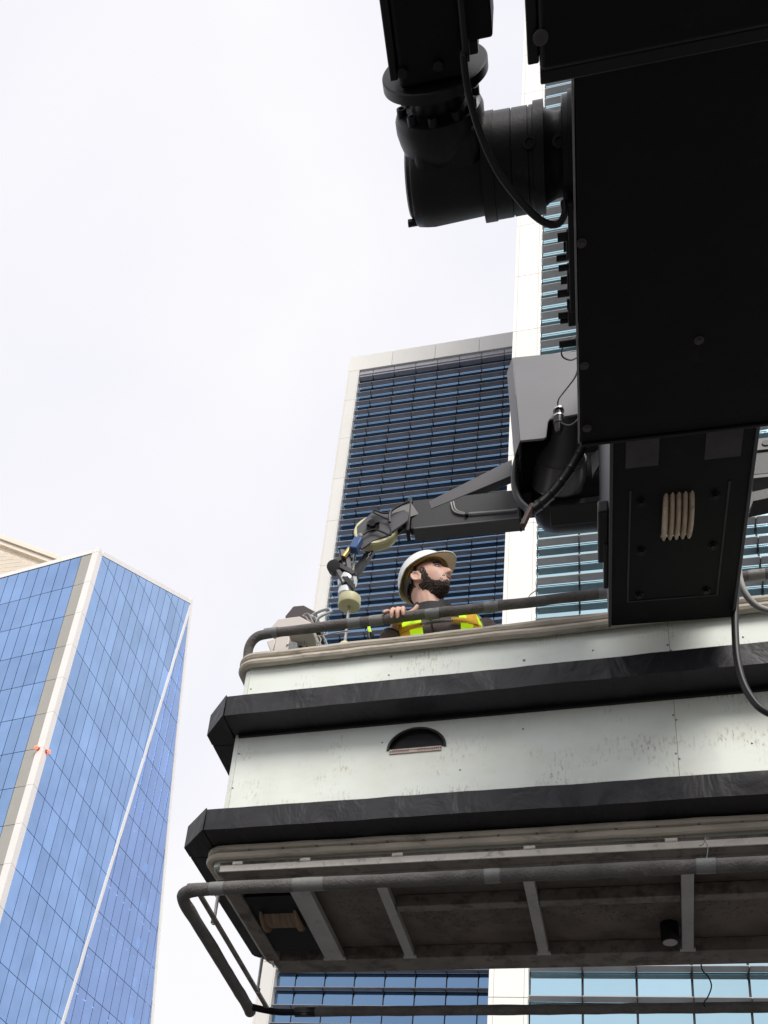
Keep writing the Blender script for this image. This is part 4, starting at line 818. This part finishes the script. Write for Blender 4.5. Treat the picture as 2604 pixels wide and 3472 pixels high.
def limb(mb, P, rr, n=14): mb.tube(smooth_path(P, 4), [rr[min(i // 4, len(rr) - 2)] * (1 - (i % 4) / 4) + rr[min(i // 4 + 1, len(rr) - 1)] * ((i % 4) / 4) if i < 4 * (len(P) - 1) else rr[-1] for i in range(4 * (len(P) - 1) + 1)], n)
# trunk sections: height above the deck, centre offset, half width, half depth
CHX, CHY = PB.x, PB.y
SECT = [(.80, 0, .0, .165, .115), (.88, 0, 0, .172, .12), (.97, .0, .005, .165, .115), (1.06, 0, .005, .172, .112), (1.15, -.005, .01, .19, .115), (1.23, -.015, .015, .205, .115), (1.31, -.03, .015, .205, .105), (1.37, -.045, .01, .165, .085), (1.405, -.06, .005, .09, .07)]
def trunk(z, a, off=0.):
    z = max(SECT[0][0], min(SECT[-1][0], z))
    for i in range(len(SECT) - 1):
        if SECT[i][0] <= z <= SECT[i + 1][0]:
            t = (z - SECT[i][0]) / (SECT[i + 1][0] - SECT[i][0]); q = [u + (w - u) * t for u, w in zip(SECT[i], SECT[i + 1])]; break
    c, s_ = math.cos(a), math.sin(a); e = .75
    return Vector((CHX + q[1] + (q[3] + off) * math.copysign(abs(c) ** e, c), CHY + q[2] + (q[4] + off) * math.copysign(abs(s_) ** e, s_), PB.z + z))
def person():
    T = MAN; hx, hy, hz = PB
    body = MB(); G = sph(96, 80); body.rings([[hw(head_pt(d)) for d in r] for r in G])
    # ears
    for sgn in (-1, 1):
        c = Vector((-.012, sgn * .074, -.012)); rot = HM @ Matrix.Rotation(R(sgn * -22), 3, 'Z') @ Matrix.Rotation(R(-10), 3, 'Y')
        ring = [hw(c) + rot @ Vector((.019 * math.cos(t), sgn * .010, .032 * math.sin(t) * (1.1 if math.sin(t) > 0 else .95))) for t in [2 * math.pi * i / 20 for i in range(21)]]
        body.tube(ring, .0055, 8, cap=False); body.ball(hw(c) + rot @ Vector((0, sgn * .002, 0)), (.016, .008, .028), 14, 10, rot)
        body.ball(hw(c) + rot @ Vector((.004, sgn * .006, -.030)), (.009, .006, .010), 10, 8, rot)
    # neck, trunk, legs
    limb(body, [hw((-.03, 0, -.02)), hw((-.028, 0, -.085)), Vector((hx - .066, hy + .0, hz + 1.40)), Vector((hx - .05, hy + .002, hz + 1.32))], [.060, .058, .066, .085])
    body.rings([[trunk(s_[0], 2 * math.pi * j / 28, -.012) for j in range(28)] for s_ in SECT])
    for sg in (-1, 1):
        limb(body, [(hx + sg * .09, hy, hz + .92), (hx + sg * .10, hy - .01, hz + .52), (hx + sg * .105, hy + .01, hz + .10)], [.09, .058, .042])
        body.ball((hx + sg * .105, hy - .05, hz + .05), (.042, .11, .04), 14, 8)
    # right arm (left in the picture) up to the hand on the rail, left arm down
    rz, ry = 3.822, 3.932; hxr = FC.on(852 * K, 1328 * K, 1, ry).x + .008
    W_ = Vector((hxr - .015, 4.005, 3.835)); SH = Vector((hx - .215, hy - .005, hz + 1.285)); EL = Vector((hx - .315, hy - .03, hz + 1.06))
    limb(body, [SH, SH.lerp(EL, .5), EL, EL.lerp(W_, .5) + Vector((0, 0, -.01)), W_], [.052, .046, .040, .036, .027])
    SH2 = Vector((hx + .185, hy, hz + 1.285)); EL2 = Vector((hx + .26, hy + .02, hz + 1.10)); W2 = Vector((hx + .24, hy - .09, hz + .92))
    limb(body, [SH2, SH2.lerp(EL2, .5), EL2, EL2.lerp(W2, .5), W2], [.052, .046, .040, .036, .027]); body.ball(W2 + Vector((0, -.05, -.04)), (.042, .05, .03), 14, 10)
    for i in range(4): limb(body, [W2 + Vector((-.03 + .02 * i, -.08, -.05)), W2 + Vector((-.03 + .02 * i, -.115, -.07)), W2 + Vector((-.03 + .02 * i, -.12, -.10))], [.010, .009, .008], 8)
    limb(body, [W2 + Vector((-.03, -.03, -.03)), W2 + Vector((-.06, -.06, -.05)), W2 + Vector((-.065, -.085, -.06))], [.012, .011, .009], 8)
    # hand: palm on the rail, four fingers over the front, thumb up along the top
    r0 = .0255
    def rail(x, ang, up_): return Vector((x, ry - (r0 + up_) * math.sin(ang), rz + (r0 + up_) * math.cos(ang)))
    pc = rail(hxr, R(-22), .020); body.ball(pc, (.044, .034, .019), 18, 12, Matrix.Rotation(R(-14), 3, 'X')); body.ball(W_.lerp(pc, .55), (.034, .034, .022), 14, 10)
    nails = []
    for i, (dx, L0, k0) in enumerate(((.034, 118, .0102), (.012, 132, .0108), (-.010, 126, .0104), (-.033, 78, .0088))):
        x = hxr + dx; spl = dx * .28; A_ = [-8, 28, 62, 96, L0]
        if i == 3: A_ = [-8, 18, 42, 62, L0]
        P = [rail(x + spl * (q / 4) + (-.010 * q / 4 if i == 3 else 0), R(a_), k0 * (1.0 if q else 1.2) + (.006 if q == 1 else .0015)) for q, a_ in enumerate(A_)]
        limb(body, P, [k0 * 1.08, k0 * 1.08, k0, k0 * .95, k0 * .82], 10)
        e = P[-1]; nn = Vector((0, -math.sin(R(A_[-1])), math.cos(R(A_[-1])))); nails.append((e + nn * k0 * .62, nn))
    th = [rail(hxr + .036, R(-30), .016), rail(hxr + .062, R(-26), .020), rail(hxr + .082, R(-18), .034), rail(hxr + .094, R(-12), .056)]
    limb(body, th, [.015, .0135, .012, .010], 10)
    bo = part('body', body, 'skin', T)
    rm = bo.modifiers.new('remesh', 'REMESH'); rm.mode = 'VOXEL'; rm.voxel_size = .0038; rm.use_smooth_shade = True
    sm = bo.modifiers.new('smooth', 'SMOOTH'); sm.factor = .5; sm.iterations = 3
    for c, nn in nails[:3]: part('fingernail', MB().ball(c, (.0055, .0035, .0065), 10, 6), 'lip', T)
    # eyes, brows, lips
    for sgn in (-1, 1):
        c = Vector((.0790, sgn * .031, .007)); e = part('eyeball', MB().ball(hw(c), .0118), 'eye_white', T)
        part('iris', MB().ball(hw(c + Vector((.0085, sgn * .002 + .004, .002))), (.0060, .0060, .0060), 12, 8), 'eye_dark', T)
        lid = MB(); P = [hw(Vector((.0925 - abs(t) * .0085 - .002, sgn * (.031 + .0155 * t), .013 - .006 * t * t))) for t in [-1 + .25 * i for i in range(9)]]; lid.tube(P, [.002 + .0022 * (1 - abs(-1 + .25 * i)) for i in range(9)], 8); part('eyelid', lid, 'hair', T)
        bw = MB(); P = [hw(head_pt(Vector((.098 ** -1 * .082, sgn * (.012 + .04 * t) / .077, (.027 + .006 * math.sin(t * 2.6)) / .118)).normalized()) + Vector((.0015, 0, 0))) for t in [i / 8 for i in range(9)]]; bw.tube(P, [.0042 + .0034 * math.sin(math.pi * (.15 + .75 * i / 8)) for i in range(9)], 8); part('eyebrow', bw, 'hair', T)
    lp = MB(); P = [hw(head_pt(Vector((.09 / .098, .020 * t / .077, -.0745 / .118)).normalized()) + Vector((.001, 0, 0))) for t in [-1 + .25 * i for i in range(9)]]; lp.tube(P, [.0015 + .0034 * (1 - (-1 + .25 * i) ** 2) for i in range(9)], 8); part('lip', lp, 'lip', T)
    # beard, moustache and short hair as shells over the head
    def shell(name, wf, thick, jit, seed):
        n, m = 150, 110; GG = sph(n, m); mb = MB(); idx = {}; wt = {}; rs = random.Random(seed)
        for i in range(m):
            for j in range(n):
                d = GG[i][j]; p = head_pt(d); w = wf(p)
                if w > .02:
                    nd = Vector((d.x / .098, d.y / .077, d.z / .118)).normalized(); r_ = (noise.noise(p * 260 + Vector((seed, 0, 0))) + .5) * jit
                    wt[i, j] = w; idx[i, j] = len(mb.v); mb.v.append(hw(p + nd * (thick * w + r_ * min(1, w * 1.5) - .0012)))
        for i in range(m - 1):
            for j in range(n):
                k = (i, j), (i, (j + 1) % n), (i + 1, (j + 1) % n), (i + 1, j)
                if all(q in idx for q in k) and rs.random() < .25 + 1.3 * min(wt[q] for q in k): mb.f.append(tuple(idx[q] for q in k))
        return part(name, mb, 'hair', T)
    def wb(p):
        ay = abs(p.y); edge = noise.noise(p * 170) * .012 + noise.noise(p * 420) * .010
        line = -.086 + .054 * sst(.062, .016, p.x) + edge           # cheek line climbs to the sideburn
        w = sst(line + .014, line - .016, p.z) * sst(-.004, .014, p.x + edge + .028 * sst(-.035, -.06, p.z))
        side = sst(-.002, .010, p.x) * sst(.046, .034, p.x) * sst(.040, .02, p.z) * (.5 if p.z > -.02 else 1) * (1 if ay > .05 else 0)
        mous = gs(p.z, -.063, .0042) * sst(.034, .024, ay) * sst(.06, .07, p.x)
        mouth = gs(p.z, -.080, .013) * sst(.036, .020, ay) * sst(.06, .08, p.x)
        return max(0, max(w * (1 - mouth), side * .6, mous * .35))
    shell('beard', wb, .0065, .0045, 3)
    def whr(p): return sst(.012, -.006, p.x + noise.noise(p * 160) * .006) * sst(-.05, -.03, p.z) * (0 if (abs(p.x + .012) < .022 and -.05 < p.z < .02 and abs(p.y) > .05) else 1)
    shell('hair', whr, .004, .0025, 8)
    # hard hat
    hm = MB(); n = 72; prof = []
    for k_ in range(17):
        t = k_ / 16; th_ = t * R(96); rr = []
        for j in range(n):
            a = 2 * math.pi * j / n; c, s_ = math.cos(a), math.sin(a)
            fx, fy, fz = (.124 if c > 0 else .130), .104, .109
            sc = 1.0 + .03 * max(0, t - .9) / .1; ridge = .004 * math.exp(-(s_ / .16) ** 2) * sst(.1, .4, t) * sst(1, .8, t)
            p = Vector((fx * sc * math.sin(th_) * c - .004, fy * sc * math.sin(th_) * s_, fz * math.cos(th_) + .064 + ridge))
            if c < -.2: p.z -= .030 * t ** 3 * min(1, (-c - .2) / .5)
            rr.append(p)
        prof.append(rr)
    brim = []
    for j in range(n):
        a = 2 * math.pi * j / n; c, s_ = math.cos(a), math.sin(a); e = .004 + .042 * max(0, c) ** 1.6; p = prof[-1][j]
        brim.append(p + Vector((c * e, s_ * .004, -.005 - .008 * max(0, c) ** 2)))
    prof.append(brim)
    hm.rings([[hw(p) for p in r] for r in prof[1:]], cap=False); o = len(hm.v); hm.v.append(hw(prof[0][0])); hm.f += [(o, (j + 1) % n, j) for j in range(n)]
    ho = part('hard_hat', hm, 'helmet_white', T); so_ = ho.modifiers.new('thick', 'SOLIDIFY'); so_.thickness = .0035; so_.offset = 0
    ins = MB(); ins.rings([[hw(Vector((p.x * .962 - .001, p.y * .955, p.z * 1 - .0035))) for p in r] for r in prof[3:]], cap=False)
    part('hat_lining', ins, 'helmet_inside', ho)
    bd = MB(); hd = []
    for q, (dz, ex) in enumerate(((.054, .0), (.082, .001))):
        hd.append([hw(Vector(((.103 + ex) * math.cos(a) + .0, (.083 + ex) * math.sin(a), dz + .012 * math.cos(a) - (.0 if math.cos(a) > 0 else .02 * -math.cos(a))))) for a in [2 * math.pi * j / 48 for j in range(48)]])
    bd.rings(hd, cap=False); bo_ = part('headband', bd, 'headband', ho); so_ = bo_.modifiers.new('thick', 'SOLIDIFY'); so_.thickness = .003
    bk_ = MB(); P = [hw(Vector((-.03 - .078 * math.sin(t), -.088 * math.cos(t), -.012 - .03 * math.sin(t)))) for t in [math.pi * i / 14 for i in range(15)]]; 
    bk_.rings([[p + HM @ Vector((0, 0, dz)) for p in P] for dz in (-.012, .022)][:0] or [P, [p + HM @ Vector((-.004, 0, .030)) for p in P]], cap=False)
    bb = part('nape_strap', bk_, 'collar', ho); so_ = bb.modifiers.new('thick', 'SOLIDIFY'); so_.thickness = .004
    for sgn in (-1, 1): part('chin_strap', MB().tube(smooth_path([hw((.004, sgn * .088, .045)), hw((-.018, sgn * .088, .02)), hw((-.046, sgn * .082, -.03))], 5), .005, 8), 'collar', ho)
    # jacket
    jk = MB(); zs = [.80 + .018 * i for i in range(35)]
    jk.rings([[trunk(min(z, 1.40), 2 * math.pi * j / 40, .010 + .006 * noise.noise(Vector((z * 14, math.cos(2 * math.pi * j / 40) * 3, math.sin(2 * math.pi * j / 40) * 3)))) for j in range(40)] for z in zs], cap=False)
    jo = part('jacket', jk, 'jacket', T); so_ = jo.modifiers.new('thick', 'SOLIDIFY'); so_.thickness = .004
    def sleeve(S, E_, Wp):
        P = smooth_path([S + Vector((.02 if S.x < hx else -.02, 0, .01)), S.lerp(E_, .5), E_, E_.lerp(Wp, .5), E_.lerp(Wp, .86)], 8); mb = MB()
        mb.tube(P, [.068 - .020 * (i / (len(P) - 1)) + .005 * noise.noise(Vector((i * .8, S.x * 5, 0))) for i in range(len(P))], 18, cap=False); o_ = part('sleeve', mb, 'jacket', jo); q_ = o_.modifiers.new('thick', 'SOLIDIFY'); q_.thickness = .004
        part('cuff', MB().tube([E_.lerp(Wp, .80), E_.lerp(Wp, .90)], [.047, .040], 16), 'collar', jo)
    sleeve(SH, EL, W_); sleeve(SH2, EL2, W2)
    cl = MB(); nk = Vector((hx - .066, hy + .004, hz + 1.40)); cr = []
    for q, (dz, ra, rb_) in enumerate(((-.03, .088, .080), (.015, .083, .078), (.052, .088, .084), (.056, .098, .094), (.02, .106, .100), (-.04, .125, .105))):
        cr.append([nk + Vector((ra * math.cos(t), rb_ * math.sin(t) - .004, dz + .020 * math.sin(t) - .016 * (math.sin(t) < -.85) + .006 * noise.noise(Vector((math.cos(t) * 3, math.sin(t) * 3, q))))) for t in [2 * math.pi * i / 40 for i in range(40)]])
    cl.rings(cr, cap=False); part('collar', cl, 'collar', jo)
    hd_ = part('hood_roll', MB().tube(smooth_path([nk + Vector((.105 * math.cos(t), .10 * math.sin(t) + .01, -.01 + .028 * math.sin(t))) for t in [R(-40 + 26 * i) for i in range(11)]], 4), .020, 10), 'collar', jo)
    part('zip', MB().tube([trunk(z, R(-92), .017) for z in [.9 + .04 * i for i in range(12)]], .003, 6), 'cable_black', jo)
    # vest, reflective bands and harness as patches lying on the trunk
    def patch(name, a0, a1, z0, z1, off, m, par, sl=0., wave=0.):
        nA, nZ = 10, 10; mb = MB(); P = []
        for i in range(nZ + 1):
            z = z0 + (z1 - z0) * i / nZ
            for j in range(nA + 1):
                a = a0 + (a1 - a0) * j / nA + sl * (i / nZ - .5); P.append(trunk(z, R(a), off + wave * noise.noise(Vector((a * .05, z * 9, 0)))))
        mb.add(P, [(i * (nA + 1) + j, i * (nA + 1) + j + 1, (i + 1) * (nA + 1) + j + 1, (i + 1) * (nA + 1) + j) for i in range(nZ) for j in range(nA)])
        o_ = part(name, mb, m, par); q_ = o_.modifiers.new('thick', 'SOLIDIFY'); q_.thickness = .003; return o_
    vt = patch('vest', -178, -101, .85, 1.33, .020, 'hi_vis', T, 0, .004); patch('vest_panel', -67, -2, .85, 1.33, .020, 'hi_vis', vt, 0, .004); patch('vest_panel', 2, 178, .85, 1.33, .020, 'hi_vis', vt)
    for a0, a1 in ((-178, -150), (-31, -18)): patch('reflective_band', a0, a1, .9, 1.33, .0245, 'reflective', vt)
    patch('vest_hem', -123, -118, .96, 1.43, .0245, 'cable_black', vt) if False else None
    hn = patch('harness_strap', -132, -116, .88, 1.24, .029, 'webbing', T, 0, .003); patch('harness_strap', -55, -41, .92, 1.24, .029, 'webbing', hn, 10, .003)
    patch('chest_strap', -131, -100, 1.222, 1.255, .034, 'webbing', hn); patch('chest_strap', -78, -43, 1.228, 1.264, .034, 'webbing', hn)
    patch('buckle', -101, -77, 1.234, 1.250, .037, 'chrome', hn)
    for a in (-134, -50): patch('shoulder_strap', a - 8, a + 8, 1.23, 1.365, .029, 'webbing', hn)
    # trousers and boots
    for sg in (-1, 1):
        tr_ = MB(); limb(tr_, [(hx + sg * .085, hy, hz + .93), (hx + sg * .10, hy - .01, hz + .52), (hx + sg * .105, hy + .01, hz + .09)], [.105, .078, .07], 20); part('trouser_leg', tr_, 'trousers', T)
        part('boot', MB().ball((hx + sg * .105, hy - .04, hz + .052), (.052, .135, .052), 18, 10), 'boot', T)
person()
